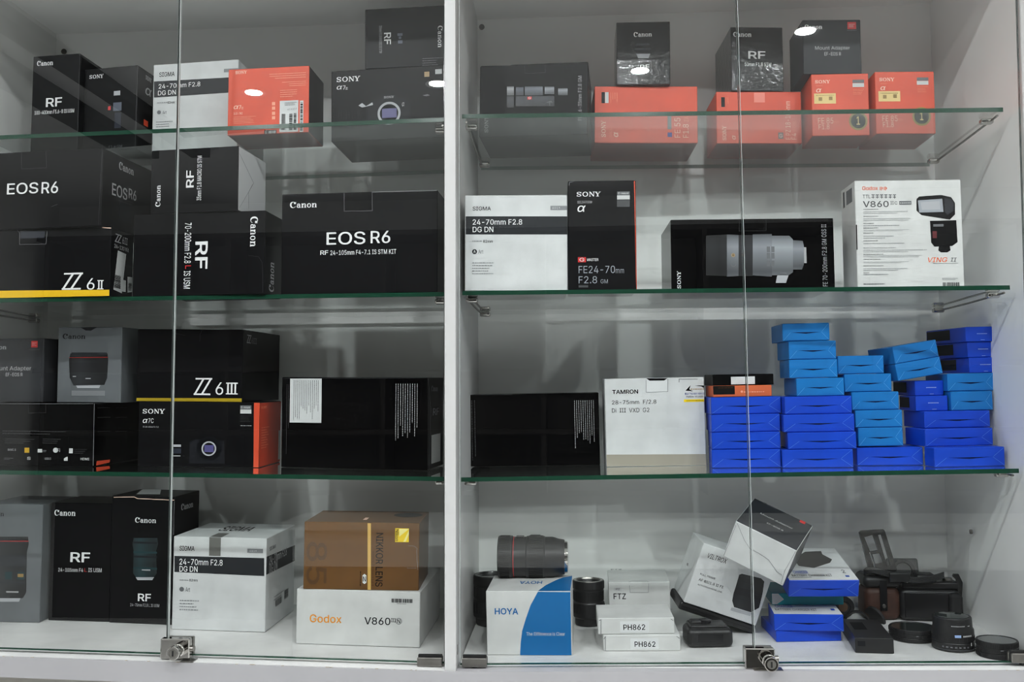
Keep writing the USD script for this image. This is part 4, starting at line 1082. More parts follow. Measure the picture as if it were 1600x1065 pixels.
  ('R',f_,65.7,11.6,44.9,17.2,'white2','sticker',1),
  ('T',f_,66.4,10.8,33.2,8.6,'PH862','dk2',0,'b',2),
  ('L',f_,[(0.9,19.1),(3.6,23.2),(2.9,0.8)],0.8,'mg2','flap_edge',1),
  ('L',f_,[(121.9,19.3),(117.0,22.9)],0.8,'mg2','flap_edge',1),
 ],
 'H9':[
  ('T',f_,30.6,87.7,34,8.5,'VILTROX','k',0,'i',1),
  ('T',f_,24.9,53.9,27,3.4,'FULL FRAME','dk3',0,'n',1),
  ('T',f_,33.9,44.3,44,5.2,'AF 85/1.8 II FE','dk2',0,'n',1),
  ('T',f_,34.4,35.9,43,2.7,'AUTO FOCUS PRIME LENS','dk3',0,'n',1),
  ('T',l_,35.3,53.3,10,4.5,'85','dk2',0,'b',1),
  ('G',f_,[(74.5,73.2),(78.1,76.1),(111.5,79.1),(118.4,75.7),(122.1,56.3),(75.3,52.3)],'pic:lens:x','printed_lens',1),
  ('G',f_,[(75.3,52.3),(122.1,56.3),(123.3,44.1),(75.5,39.8)],'pic:cam:x','printed_lens',1),
  ('G',f_,[(75.5,39.8),(123.3,44.1),(124.4,30.8),(113.4,19.2),(83.8,18.5),(77.3,27.8)],'pic:lens:x','printed_lens',1),
  ('G',f_,[(79.9,16.7),(115.8,18.8),(114.5,12.6),(79.4,11.4)],'lg','printed_mount',1),
  ('L',f_,[(75.1,45.9),(122.8,50.8)],0.8,'lens2','printed_ring',2),
  ('L',f_,[(76.7,34.5),(124.0,38.7)],0.8,'lens2','printed_ring',2),
  ('L',f_,[(74.4,63.4),(120.1,67.1)],0.7,'lens2','printed_ring',2),
 ],
 'H15':[
  ('G',f_,[(0.3,19.4),(11.0,19.4),(20.2,9.5),(8.2,1.5),(0.3,1.5)],'wg','torn_end',1),
 ],
 'H17':[
  ('R',t_,18.1,73.2,20.2,45.2,'k','contact_slot',1),
  ('R',f_,9.4,14.6,11.4,7.9,'cam','latch',1),
 ],
 'H11':[
  ('F',t_,'dkg','top_panel'),
  ('F',r_,'dkg','side_panel'),
  ('T',t_,51.4,58.0,56,6.2,'Mount Adapter','wh3',0,'n',2),
  ('T',t_,55.0,38.6,28,4.2,'EF-EOS R','wh3',0,'b',2),
  ('T',t_,28.2,96.8,24,4.5,'@canon','g2',0,'b',2),
  ('R',t_,86.2,93.8,9.3,8.5,'red','emblem',2),
  ('L',f_,[(3.3,66.9),(22.7,45.0),(36.0,34.8),(51.3,34.8)],0.5,'seam','crease',1),
  ('L',f_,[(51.3,34.8),(68.6,32.1),(87.1,18.9),(96.0,17.9)],0.6,'mg2','crease',1),
  ('L',f_,[(101.4,67.6),(97.4,26.4),(99.3,1.9)],0.5,'seam','crease',1),
  ('L',f_,[(1.2,0.4),(2.5,62.7)],0.5,'seam','crease',1),
 ],
 'H14':[
  ('F',t_,'blue','top_panel'),
 ],
}


# ---------------------------------------------------------------- room (seen as reflections in the door glass)
X0, X1, YF, YB, ZC = -3.3, 3.7, -4.6, .52, 2.75
trim_m = pmat('white_frame', (228, 228, 226), .4)
struct('floor', bx(X0, YF, -.1, X1, YB, 0), pmat('white_floor_tile', (240, 240, 238), .3, var=.03, scale=3.))
struct('ceiling', bx(X0, YF, ZC, X1, YB, ZC+.1), pmat('white_ceiling', (244, 244, 243), .8))
struct('wall_front', bx(X0, YF-.1, 0, X1, YF, ZC), wallp)
struct('wall_left', bx(X0-.1, YF, 0, X0, YB, ZC), wallp)
struct('wall_right', bx(X1, YF, 0, X1+.1, YB, ZC), wallp)
struct('wall_back', bx(X0, YB, 0, X1, YB+.1, ZC), wallp)
lamp_m = emat('lamp_light', (.95, .985, 1.), LAMP)
lx = [(-1.186, -2.46), (-.364, -2.417), (.494, -2.337), (1.08, -1.98), (2.0, -2.2), (-.5, -1.3), (.4, -1.3), (1.3, -1.3), (2.3, -1.3), (-1.4, -1.3)]
for i, (x, y) in enumerate(lx):
    row = 'row further from' if y < -1.7 else 'row nearest'
    order = sorted([p[0] for p in lx if (p[1] < -1.7) == (y < -1.7)]).index(x)
    o = thing('downlight', f"{('first','second','third','fourth','fifth','sixth')[order]} round white ceiling downlight from the left in the {row} the cabinet", 'lamp', (x, y, ZC), group=None)
    part(o, 'trim_ring', tr(lathe([(.037, -.004), (.052, -.006), (.055, 0), (.037, 0)], 40), 0, 0, 0), trim_m, 30)
    part(o, 'lamp_disc', trimesh.creation.cylinder(.037, .003, sections=40, transform=trimesh.transformations.translation_matrix((0, 0, -.0025))), lamp_m)
beam_m = pmat('dark_ceiling_beam', (60, 60, 58), .6)
struct('trim_1', bx(-1.82, -3.3, ZC-.05, -1.72, -.3, ZC), beam_m); struct('trim_2', bx(-2.17, -3.3, ZC-.05, -2.0, -.3, ZC), beam_m)
# opposite side of the shop
o = thing('display_shelving', 'dark wood wall shelving on the far side of the shop', 'shelves', (0, YF, 0))
dw = pmat('dark_wood', (52, 46, 42), .5, var=.2, scale=5.); lw = pmat('pale_counter', (196, 196, 192), .4)
part(o, 'back_panel', bx(-3.25, .005, 0, 3.6, .03, 2.5), dw)
for z in (.8, 1.2, 1.6, 2.0, 2.45): part(o, 'shelf', bx(-3.25, .03, z, 3.6, .34, z+.03), dw)
for x in (-3.2, -2.0, -1.0, -.0, 1.0, 2.0, 2.87): part(o, 'upright', bx(x, .03, .83, x+.03, .33, 2.45), dw)
o = thing('shop_counter', 'long pale shop counter standing before the dark wall shelving', 'counter', (0, -3.35, 0))
part(o, 'plinth', bx(-1.2, -.19, 0, 2.9, .19, .58), pmat('counter_base', (40, 38, 36), .5)); part(o, 'counter_body', bx(-1.2, -.2, .58, 2.9, .2, .76), lw); part(o, 'counter_top', bx(-1.25, -.22, .76, 2.95, .22, .80), lw)

# ---------------------------------------------------------------- the glass-fronted cabinet
CX_ = .0203
cab = thing('display_cabinet', 'white laminate display cabinet with two glass-door bays and glass shelves', 'cabinet')
YK = .36
part(cab, 'back_panel', bx(-.872, YK, .93, CX_, YK+.012, 2.16), laminate)
part(cab, 'back_panel', bx(CX_, YK, .93, .925, YK+.012, 2.16), laminate)
part(cab, 'partition', hexa([(.0118, -.02, .9555), (.0288, -.02, .9552), (.0245, YK, .9555), (.0075, YK, .9555), (.0118, -.02, 2.16), (.0288, -.02, 2.16), (.0245, YK, 2.16), (.0075, YK, 2.16)]), laminate_front)
part(cab, 'side_panel', hexa([(.891, -.018, .95), (.915, -.018, .95), (.92, YK, .95), (.902, YK, .95), (.911, -.018, 2.16), (.935, -.018, 2.16), (.93, YK, 2.16), (.912, YK, 2.16)]), laminate)
part(cab, 'side_panel', bx(-.872, -.018, .95, -.856, YK, 2.16), laminate)
part(cab, 'top_board', bx(-.872, -.018, 2.134, CX_, YK, 2.15), laminate)
part(cab, 'top_board', bx(CX_, -.018, 2.134, .93, YK, 2.15), laminate)
part(cab, 'top_rail', bx(-.9, -.022, 2.085, .95, 0, 2.2), laminate_front)
def zfl(x, y):
    if x < .0168: return .9562+(.9696-.9562)*(x-.0168)/(-.6915-.0168)+.010*(y+.02)/.35
    return .9555+(.9685-.9555)*(x-.0947)/(.861-.0947)+.010*(y+.02)/.35
for xa, xb in ((-.872, .0116), (.029, .915)):
    part(cab, 'base_board', hexa([(xa, -.02, .94), (xb, -.02, .94), (xb, YK, .94), (xa, YK, .94), (xa, -.02, zfl(xa, -.02)), (xb, -.02, zfl(xb, -.02)), (xb, YK, zfl(xb, YK)), (xa, YK, zfl(xa, YK))]), lam_floor)
def zrail(x): return zfl(x, -.02)
part(cab, 'bottom_rail', hexa([(-.9, -.024, zrail(-.9)-.031), (.0203, -.024, .955-.033), (.0203, 0, .955-.033), (-.9, 0, zrail(-.9)-.031), (-.9, -.024, zrail(-.9)-.0005), (.0203, -.024, .9553), (.0203, 0, .9551), (-.9, 0, zrail(-.9)-.0005)]), rail_m)
part(cab, 'bottom_rail', hexa([(.0203, -.024, .955-.033), (.95, -.024, zrail(.95)-.035), (.95, 0, zrail(.95)-.035), (.0203, 0, .955-.033), (.0203, -.024, .9553), (.95, -.024, zrail(.95)-.0005), (.95, 0, zrail(.95)-.0005), (.0203, 0, .9551)]), rail_m)
part(cab, 'lower_front', bx(-.9, .004, .1, .95, .02, .935), pmat('lower_front_laminate', (176, 172, 164), .4))
for x, y, z in ((.034, YK-.002, 2.0), (-.842, YK-.002, 1.962+.0)): pass
def plug(x, y, z, ax, r=.0055):
    g = trimesh.creation.cylinder(r, .003, sections=20)
    g = rt(g, math.pi/2, (1, 0, 0) if ax == 'y' else (0, 1, 0)); return tr(g, x, y, z)
dplug = pmat('dark_screw_cap', (70, 66, 60), .5)
part(cab, 'screw_cap', plug(.0335, YK-.001, 2.118, 'y'), dplug); part(cab, 'screw_cap', plug(-.838, YK-.001, 2.096, 'y'), dplug); part(cab, 'screw_cap', plug(.8935, .225, 1.135, 'x', .004), dplug)
part(cab, 'slot', bx(.0282, -.002, .975, .0292, .002, .99), dplug)
for xa, xb, n in ((-.85, -.02, 26), (.05, .86, 26)):
    rr = random.Random(n+int(xa*10)); q = []
    for i in range(n):
        x = rr.uniform(xa, xb); q.append(bx(x, -.0235, zrail(x)-.0007, x+rr.uniform(.001, .006), -.0235+rr.uniform(.001, .003), zrail(x)+.0001))
    stage.GetPrimAtPath(part(cab, 'dirt_specks', cat_(q), dirt_m)).SetCustomDataByKey('kind', 'stuff')

# doors
def door(x0, x1, xt0, xt1, hinge, lock=None):
    zb = lambda x: zfl(x, 0)+.006
    def slab(a0, a1, b0, b1, y0, y1, z0a, z0b, z1): return hexa([(a0, y0, z0a), (a1, y0, z0b), (a1, y1, z0b), (a0, y1, z0a), (b0, y0, z1), (b1, y0, z1), (b1, y1, z1), (b0, y1, z1)])
    zt = 2.084
    d = part(cab, 'glass_door', slab(x0, x1, xt0, xt1, -.0025, .0025, zb(x0), zb(x1), zt), pane_m)
    e = .0003
    for a, b in ((x0, xt0), (x1, xt1)):
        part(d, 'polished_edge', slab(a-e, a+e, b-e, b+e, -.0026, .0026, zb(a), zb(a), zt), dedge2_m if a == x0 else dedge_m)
    part(d, 'polished_edge', hexa([(x0, -.0026, zb(x0)-.001), (x1, -.0026, zb(x1)-.001), (x1, .0026, zb(x1)-.001), (x0, .0026, zb(x0)-.001), (x0, -.0026, zb(x0)+.0004), (x1, -.0026, zb(x1)+.0004), (x1, .0026, zb(x1)+.0004), (x0, .0026, zb(x0)+.0004)]), edge_m)
    hx0, hx1, z = hinge
    part(d, 'hinge_clamp', tr(carton(hx1-hx0, .005, .0135, .001), hx0, -.0085, z), steel)
    part(d, 'hinge_clamp', tr(carton(hx1-hx0, .005, .0135, .001), hx0, .0035, z), steel)
    part(d, 'hinge_gasket', bx(hx0+.001, -.0034, z+.0005, hx1-.001, .0034, z+.0165), gasket)
    part(d, 'hinge_pivot', tr(trimesh.creation.cylinder(.004, .006, sections=20), (hx0+hx1)/2, 0, z-.001), gasket)
    if lock:
        lx0, lx1, lz0, lz1, kx, kz = lock
        lb = carton(lx1-lx0, .0125, lz1-lz0, .0018)
        part(d, 'lock_body', tr(lb, lx0, -.016, lz0), chrome)
        part(d, 'lock_body', tr(carton(lx1-lx0-.002, .006, lz1-lz0-.002, .001), lx0+.001, .0028, lz0+.001), steel)
        c = rt(lathe([(0, 0), (.0103, 0), (.0103, .009), (.0096, .0100), (.0088, .0104), (.0088, .016), (.0098, .0175), (.0103, .019), (.0103, .0255), (.0092, .0265), (.0066, .0265), (.0066, .0255), (0, .0255)], 40), math.pi/2, (1, 0, 0))
        part(d, 'lock_barrel', tr(c, kx, -.016, kz), chrome, 30)
        k = rt(lathe([(0, 0), (.0064, 0), (.0064, .0014), (0, .0014)], 32), math.pi/2, (1, 0, 0))
        part(d, 'lock_core', tr(k, kx, -.0412, kz), steel, 30)
        part(d, 'keyhole', bx(kx-.0012, -.0432, kz-.0042, kx+.0012, -.0424, kz+.0042), gasket)
        part(d, 'screw_knob', tr(rt(lathe([(0, 0), (.005, 0), (.005, .006), (0, .006)], 20), math.pi/2, (0, 1, 0)), lx1-.0005, -.010, (lz0+lz1)/2-.001), steel, 30)
door(-.8545, -.4310, -.8545, -.4330, (-.8535, -.815, .974))
door(-.4285, .0085, -.4305, .0085, (-.0328, .0056, .958), (-.4352, -.3885, .9663, .9975, -.4030, .9818))
door(.0330, .4770, .0330, .4740, (.0364, .0746, .958))
door(.4795, .8868, .4765, .9060, (.850, .886, .9745), (.4618, .5062, .9625, .9932, .4955, .9768))
part(cab, 'lock_strike', bx(-.400, -.0225, zrail(-.39)-.0004, -.3795, -.004, zrail(-.39)+.0012), steel)
part(cab, 'lock_strike', bx(.474, -.0225, zrail(.49)-.0004, .5165, -.004, zrail(.49)+.0012), steel)

# glass shelves
SH = [('upper left', -.851, .0065, (-.7545, 1.8179, 0, 1.8277), -.02), ('upper right', .0335, .890, (.0315, 1.8324, .9028, 1.8191), -.02),
      ('middle left', -.851, .0065, (-.7444, 1.5401, 0, 1.54), 0.), ('middle right', .0335, .888, (.031, 1.5413, .9049, 1.5376), 0.),
      ('lower left', -.851, .0065, (-.734, 1.2552, 0, 1.2438), .03), ('lower right', .0310, .889, (.0285, 1.2428, .8971, 1.2558), .03)]
for nm, xa, xb, (x0, z0, x1, z1), sl in SH:
    z = lambda x, y: z0+(z1-z0)*(x-x0)/(x1-x0)+sl*(y-.03)
    t = .0068
    def slab(a, b, ya, yb, e=0.): return hexa([(x, y, z(x, y)-t-e) for x, y in ((a, ya), (b, ya), (b, yb), (a, yb))] + [(x, y, z(x, y)+e) for x, y in ((a, ya), (b, ya), (b, yb), (a, yb))])
    o = thing('glass_shelf', f'clear green-edged glass shelf, {nm} shelf of the cabinet', 'shelf')
    part(o, 'glass_plate', slab(xa, xb, .03, .335), shelf_m)
    part(o, 'polished_edge', slab(xa, xb, .0292, .0300), edge_m)
    part(o, 'polished_edge', slab(xa, xb, .3350, .3356), pmat('rear_edge_'+nm.replace(' ', '_'), (120, 158, 144), .2))
    for side, xw, sg in (('l', xa, 1), ('r', xb, -1)):
        xi = xw+sg*.006
        a, b = (xi, .05), (xi, .29)
        zz = lambda y: z(xi, y)-t
        k = part(cab, 'shelf_bracket', tube([(xi, .036, zz(.036)-.004), (xi, .17, zz(.17)-.005), (xi, .30, zz(.30)-.004)], .0018), steel, 30)
        for y in (.062, .285):
            part(k, 'bracket_clamp', tr(rbox(.020, .012, .009, .003), xi+sg*.006, y, zz(y)-.0092), chrome, 30)

# ---------------------------------------------------------------- cartons
LAB = {}
LAB={
 'A1':('lens_carton', 'black', 'tall black lens carton at the far left end of the top shelf', None),
 'A2':('lens_carton', 'black', 'black lens carton between the tall leftmost carton and the white box, top left shelf', None),
 'A3':('lens_carton', 'white', 'white carton with dark band on the top left shelf behind the orange box', None),
 'A4':('camera_carton', 'or', 'orange camera carton with a black side on the top left shelf', None),
 'A5':('camera_carton', 'black', 'wide black camera carton with pictured lens mount, right end of top left shelf', None),
 'A6':('lens_carton', 'black', 'dark carton with sideways lettering lying on the wide black camera carton, top left', None),
 'B1':('camera_carton', 'black', 'large black camera carton on top of the yellow-edged carton, second shelf left', None),
 'B2':('camera_carton', 'black', 'black camera carton with yellow bottom edge on the second left shelf', None),
 'B3':('lens_carton', 'black', 'dark grey carton with pale folded end standing on the long sideways-lettered carton, left bay', None),
 'B4':('lens_carton', 'black', 'black lens carton lettered sideways with one red letter, second left shelf', None),
 'B5':('camera_carton', 'black', 'large black camera kit carton with centred white lettering beside the partition, left bay', None),
 'C3':('camera_carton', 'gloss', 'black carton with rows of small icons at the far left of the third shelf', None),
 'C1':('adapter_carton', 'dgrey', 'dark grey carton with red emblem at the far left, on the black icon carton', None),
 'C2':('lens_carton', 'silver', 'grey carton picturing a short black lens, on the black icon carton', None),
 'C5':('camera_carton', 'black', 'black camera carton with orange right edge under the yellow-lined carton', None),
 'C4':('camera_carton', 'black', 'black camera carton with yellow line, on top of the orange-edged carton', None),
 'C6':('camera_carton', 'gloss', 'plain black carton with a white text label at its upper left, third left shelf', None),
 'D1':('lens_carton', 'silver', 'grey carton picturing a long lens at the far left of the cabinet floor', None),
 'D2':('lens_carton', 'black', 'black lens carton without picture between grey and worn cartons, left cabinet floor', None),
 'D3':('lens_carton', 'black', 'worn black carton picturing a dark teal lens beside the taped white box', None),
 'D4':('lens_carton', 'white', 'white carton with dark band and grey tape on the left cabinet floor', None),
 'D5':('flash_carton', 'off', 'low white flash carton with orange lettering under the bronze box', None),
 'D6':('lens_carton', 'kraft', 'bronze brown lens carton with gold stripe and yellow logo on low white carton', None),
 'E1':('lens_carton', 'black', 'black carton picturing a lens lying sideways, left end of top right shelf', None),
 'E2':('lens_carton', 'or', 'orange carton lying under the glossy black cube carton, top right shelf', None),
 'E3':('lens_carton', 'wrap', 'glossy black cube carton on the widest orange carton, top right shelf', None),
 'E6':('lens_carton', 'or', 'orange carton under the black lens carton with white lettering, behind the door gap', None),
 'E4':('lens_carton', 'wrap', 'glossy black lens carton with large white letters on the orange carton, by door gap', None),
 'E7':('lens_carton', 'or', 'left of the two orange cartons with round gold seals', None),
 'E8':('lens_carton', 'or', 'right of the two orange cartons with round gold seals', None),
 'E5':('adapter_carton', 'dgrey', 'dark grey adapter carton with red emblem on the left gold-sealed orange carton', None),
 'F1':('lens_carton', 'white', 'white carton with dark band on the second right shelf beside the partition', None),
 'F2':('lens_carton', 'black', 'tall black lens carton with bright orange right edge, second right shelf', None),
 'F3':('lens_carton', 'gloss', 'long black carton picturing a big silver telephoto lens, second right shelf', None),
 'F4':('flash_carton', 'off', 'white carton picturing a camera flash at the right of the second shelf', None),
 'G1':('camera_carton', 'gloss', 'plain glossy black carton at the left of the third right shelf', None),
 'G2':('lens_carton', 'white', 'white lens carton with taupe base band beside the blue boxes', None),
 'J2':('battery_carton', 'orange2', 'thin orange carton on the first blue stack from the left', None),
 'J1':('battery_carton', 'black2', 'thin black carton with white label, topmost on the first blue stack', None),
 'H2':('filter_carton', 'off', 'white carton with curved blue panel on the right cabinet floor', None),
 'H7':('small_carton', 'off', 'lower of the two small white boxes with printed white labels', None),
 'H6':('small_carton', 'off', 'upper of the two small white boxes with printed white labels', None),
 'H5':('adapter_carton', 'off', 'small white carton with rounded top tab behind the two labelled white boxes', None),
 'H14':('charger_carton', 'blue', 'lowest blue carton of the charger boxes on the cabinet floor', None),
 'H13':('charger_carton', 'blue', 'blue charger carton with white top under the teal box, cabinet floor', None),
 'H15':('charger_carton', 'teal3', 'thin teal carton sandwiched between two blue charger cartons', None),
 'H12':('charger_carton', 'blue', 'tilted blue charger carton with picture on white top, above the teal box', None),
 'H17':('battery_charger', 'plastic', 'small flat black battery charger on the floor right of the blue boxes', None),
 'H9':('lens_carton', 'white', 'tilted white lens carton picturing a black lens, on the cabinet floor', None),
 'H11':('adapter_carton', 'white', 'tilted carton with white end and dark top lying on the tilted lens carton', None),
 'P1':('battery_carton', 'blue', 'royal blue carton, topmost of the four in the stack beside the white carton', 'blue cartons stacked on the lower right shelf'),
 'Q5':('battery_carton', 'blue', 'royal blue carton, topmost of the four royal ones in the second stack', 'blue cartons stacked on the lower right shelf'),
 'Q1':('battery_carton', 'azure', 'light blue carton, topmost of the four light ones in the tallest second stack', 'blue cartons stacked on the lower right shelf'),
 'P2':('battery_carton', 'blue', 'royal blue carton, second from top of the four in the stack beside the white carton', 'blue cartons stacked on the lower right shelf'),
 'Q6':('battery_carton', 'blue', 'royal blue carton, second from top of the four royal ones in the second stack', 'blue cartons stacked on the lower right shelf'),
 'Q2':('battery_carton', 'azure', 'light blue carton, second from top of the four light ones in the tallest second stack', 'blue cartons stacked on the lower right shelf'),
 'P3':('battery_carton', 'blue', 'royal blue carton, second from bottom of the four in the stack beside the white carton', 'blue cartons stacked on the lower right shelf'),
 'Q7':('battery_carton', 'blue', 'royal blue carton, second from bottom of the four royal ones in the second stack', 'blue cartons stacked on the lower right shelf'),
 'Q3':('battery_carton', 'azure', 'light blue carton, second from bottom of the four light ones in the tallest second stack', 'blue cartons stacked on the lower right shelf'),
 'P4':('battery_carton', 'blue', 'royal blue carton, bottom of the four in the stack beside the white carton', 'blue cartons stacked on the lower right shelf'),
 'Q8':('battery_carton', 'blue', 'royal blue carton, bottom of the four royal ones in the second stack', 'blue cartons stacked on the lower right shelf'),
 'Q4':('battery_carton', 'azure', 'light blue carton, bottom of the four light ones in the tallest second stack', 'blue cartons stacked on the lower right shelf'),
 'R1':('battery_carton', 'azure', 'light blue carton, topmost in the third stack', 'blue cartons stacked on the lower right shelf'),
 'R2':('battery_carton', 'azure', 'light blue carton, second from the top in the third stack', 'blue cartons stacked on the lower right shelf'),
 'R3':('battery_carton', 'azure', 'light blue carton, third from the top in the third stack', 'blue cartons stacked on the lower right shelf'),
 'R4':('battery_carton', 'azure', 'light blue carton, fourth from the top in the third stack', 'blue cartons stacked on the lower right shelf'),
 'R5':('battery_carton', 'azure', 'light blue carton, fifth from the top in the third stack', 'blue cartons stacked on the lower right shelf'),
 'R6':('battery_carton', 'blue', 'royal blue carton at the bottom of the third stack, under light blue ones', 'blue cartons stacked on the lower right shelf'),
 'T1':('battery_carton', 'azure', 'tilted light blue carton, upper of the slanted pair', 'blue cartons stacked on the lower right shelf'),
 'T2':('battery_carton', 'azure', 'tilted light blue carton, lower of the slanted pair', 'blue cartons stacked on the lower right shelf'),
 'U1':('battery_carton', 'blue', 'royal blue carton with dark side label, top of the three at the upper right', 'blue cartons stacked on the lower right shelf'),
 'V1':('battery_carton', 'blue', 'wide royal blue carton, top of the three at the base of the rightmost stack', 'blue cartons stacked on the lower right shelf'),
 'U2':('battery_carton', 'blue', 'royal blue carton with dark side label, middle of the three at the upper right', 'blue cartons stacked on the lower right shelf'),
 'V2':('battery_carton', 'blue', 'wide royal blue carton, middle of the three at the base of the rightmost stack', 'blue cartons stacked on the lower right shelf'),
 'U3':('battery_carton', 'blue', 'royal blue carton with dark side label, bottom of the three at the upper right', 'blue cartons stacked on the lower right shelf'),
 'V3':('battery_carton', 'blue', 'wide royal blue carton, bottom of the three at the base of the rightmost stack', 'blue cartons stacked on the lower right shelf'),
 'W1':('battery_carton', 'azure', 'light blue carton in the rightmost stack, upper of two beside small royal ends', 'blue cartons stacked on the lower right shelf'),
 'X1':('battery_carton', 'blue', 'small royal blue carton end, upper of two left of light blue pair', 'blue cartons stacked on the lower right shelf'),
 'W2':('battery_carton', 'azure', 'light blue carton in the rightmost stack, lower of two beside small royal ends', 'blue cartons stacked on the lower right shelf'),
 'X2':('battery_carton', 'blue', 'small royal blue carton end, lower of two left of light blue pair', 'blue cartons stacked on the lower right shelf'),
}

for k, (pos, dim, rot) in FITS.items():
    name, m, label, group = LAB[k]
    o = thing(name, label, 'charger' if name == 'battery_charger' else 'box', pos, rot, group)
    part(o, 'carton', carton(*dim), mat(m))
    prints(o, dim, PRINTS.get(k, []), m)

# ---------------------------------------------------------------- loose gear on the cabinet floor
def zf(x, y): return zfl(x, y)
def ribs(r, z0, z1, n, depth=.0006, hw=.35):
    q = []
    for i in range(n):
        a = 2*math.pi*i/n; g = bx(r-depth, -r*math.pi/n*hw, z0, r+depth, r*math.pi/n*hw, z1); q.append(rt(g, a, (0, 0, 1)))
    return cat_(q)
def ringband(r, z0, z1, t=.0004): return lathe([(r-.001, z0), (r+t, z0), (r+t, z1), (r-.001, z1), (r-.001, z0)], 48)
# lens lying on the filter carton
o = thing('camera_lens', 'large black zoom lens with thin red ring lying on the white and blue box', 'lens', (.0784, .172, 1.0962+.0005), (0, .0, 0))
AX = lambda m: rt(m, math.pi/2, (0, 1, 0))
part(o, 'barrel', AX(lathe([(0, .004), (.030, .004), (.0345, 0), (.0358, .002), (.0358, .024), (.0342, .026), (.0342, .048), (.0356, .05), (.0356, .079), (.034, .081), (.034, .094), (.031, .104), (.0295, .113), (.0285, .114), (0, .114)], 64)), plastic, 30)
part(o, 'front_glass', AX(lathe([(0, .002), (.029, .0035), (.029, .005), (0, .005)], 40)), lens_glass, 30)
part(o, 'red_ring', AX(ringband(.0342, .0266, .0276, .0004)), mat('red'), 30)
part(o, 'focus_ring', AX(ribs(.0358, .004, .020, 72)), rubber); part(o, 'zoom_ring', AX(ribs(.0356, .053, .077, 72)), rubber)
part(o, 'mount', AX(lathe([(.010, .114), (.0268, .114), (.0268, .1155), (.0262, .119), (.024, .1195), (.024, .117), (.010, .117)], 48)), chrome, 30)
part(o, 'scale_window', bx(.031, -.009, .0325, .044, .009, .0352), plastic2)
part(o, 'switch_panel', tr(rbox(.018, .008, .003, .001), .064, 0, .0345), plastic2, 30)
# lenses standing behind
def stand_lens(x, y, r, h, label, up=True, glass=False):
    z = zf(x, y); o = thing('camera_lens', label, 'lens', (x, y, z))
    part(o, 'barrel', lathe([(0, 0), (r*.82, 0), (r*.86, .003), (r*.86, .012), (r*.97, .015), (r, .018), (r, h*.5), (r*.95, h*.53), (r*.95, h*.8), (r, h*.83), (r, h-.002), (r*.97, h), (r*.78, h), (r*.7, h-.005), (0, h-.006)], 56), plastic, 30)
    part(o, 'focus_ring', ribs(r, .022, h*.47, 64), rubber); part(o, 'zoom_ring', ribs(r*.95, h*.56, h*.77, 60), rubber)
    part(o, 'front_glass' if glass else 'lens_cap', lathe([(0, h-.0035), (r*.5, h-.0042), (r*.72, h-.0055), (0, h-.007)], 40), lens_glass if glass else plastic2, 30)
    part(o, 'rim', lathe([(r*.74, h-.002), (r*.78, h+.0006), (r*.93, h+.0006), (r*.96, h-.002), (r*.74, h-.002)], 48), plastic2 if not glass else steel, 30)
    return o
stand_lens(.060, .262, .036, .088, 'black lens standing behind the left side of the white and blue box')
stand_lens(.2333, .2540, .0286, .078, 'black lens standing upright between the white and blue box and small white boxes', glass=True)
# flash trigger
x, y = .426, .112; o = thing('flash_trigger', 'chunky black flash trigger with round top button beside the stacked small white boxes', 'trigger', (x, y+.012, zf(x, y)), (.06, .012, 0))
part(o, 'body', rbox(.074, .056, .030, .008), plastic, 40); part(o, 'top_cover', tr(rbox(.060, .042, .006, .0025), .0, .004, .0275), plastic, 40)
part(o, 'button', tr(lathe([(0, 0), (.0105, 0), (.0105, .004), (.009, .0055), (0, .0055)], 32), -.003, .004, .033), plastic2, 30)
part(o, 'foot_block', tr(rbox(.03, .02, .012, .003), -.012, .006, .0262), plastic, 40)
part(o, 'label_plate', bx(-.020, -.0286, .010, .02, -.0278, .022), plastic2)
# flat slab under the tilted white carton
pos, dim, rot = FITS['H9']; m_ = rotm(*rot); p0 = np.array(pos)+m_ @ np.array([-.004, .004, -.0155])
o = thing('charging_dock', 'flat black charging dock under the tilted white lens carton', 'charger', p0, rot)
part(o, 'body', tr(rbox(.136, .085, .0148, .004), .068, .0425, 0), plastic, 40); part(o, 'seam_line', bx(.004, -.0004, .0068, .132, .001, .0078), plastic2); part(o, 'port', bx(.096, -.0005, .003, .106, .001, .0056), gasket)
# teal carton torn end
FE = FITS['H15']
# rear cap behind chargers
x, y = .688, .290; o = thing('round_cap', 'small round black lens cap with brown centre behind the blue boxes', 'cap', (x, y, zf(x, y)+.0195), (0, 0, 0))
part(o, 'cap_body', rt(lathe([(0, 0), (.0195, 0), (.0195, .012), (.018, .0135), (.0125, .0135), (.0118, .011), (0, .011)], 40), math.pi/2, (1, 0, 0)), plastic, 30)
part(o, 'cap_centre', tr(rt(lathe([(0, 0), (.0085, 0), (.008, .0008), (0, .0008)], 32), math.pi/2, (1, 0, 0)), 0, -.0109, 0), pmat('brown_disc', (84, 62, 44), .5), 30)
# strap loop on the floor behind the battery charger
x, y = .700, .240; o = thing('wrist_strap', 'black looped wrist strap standing behind the small black battery charger', 'strap', (x, y, zf(x, y)))
pts = [(.021*math.cos(a)-.001, .004*math.sin(2*a), .0045+.017*math.sin(a)) for a in np.linspace(-.1, math.pi+.1, 22)]
g = cat_([tube([(p[0], p[1]+dy, p[2]) for p in pts], .0016) for dy in (-.004, -.002, 0, .002, .004)]); part(o, 'strap_loop', g, rubber, 30)
part(o, 'strap_buckle', tr(rbox(.012, .012, .006, .002), .021, 0, 0), plastic2, 30)
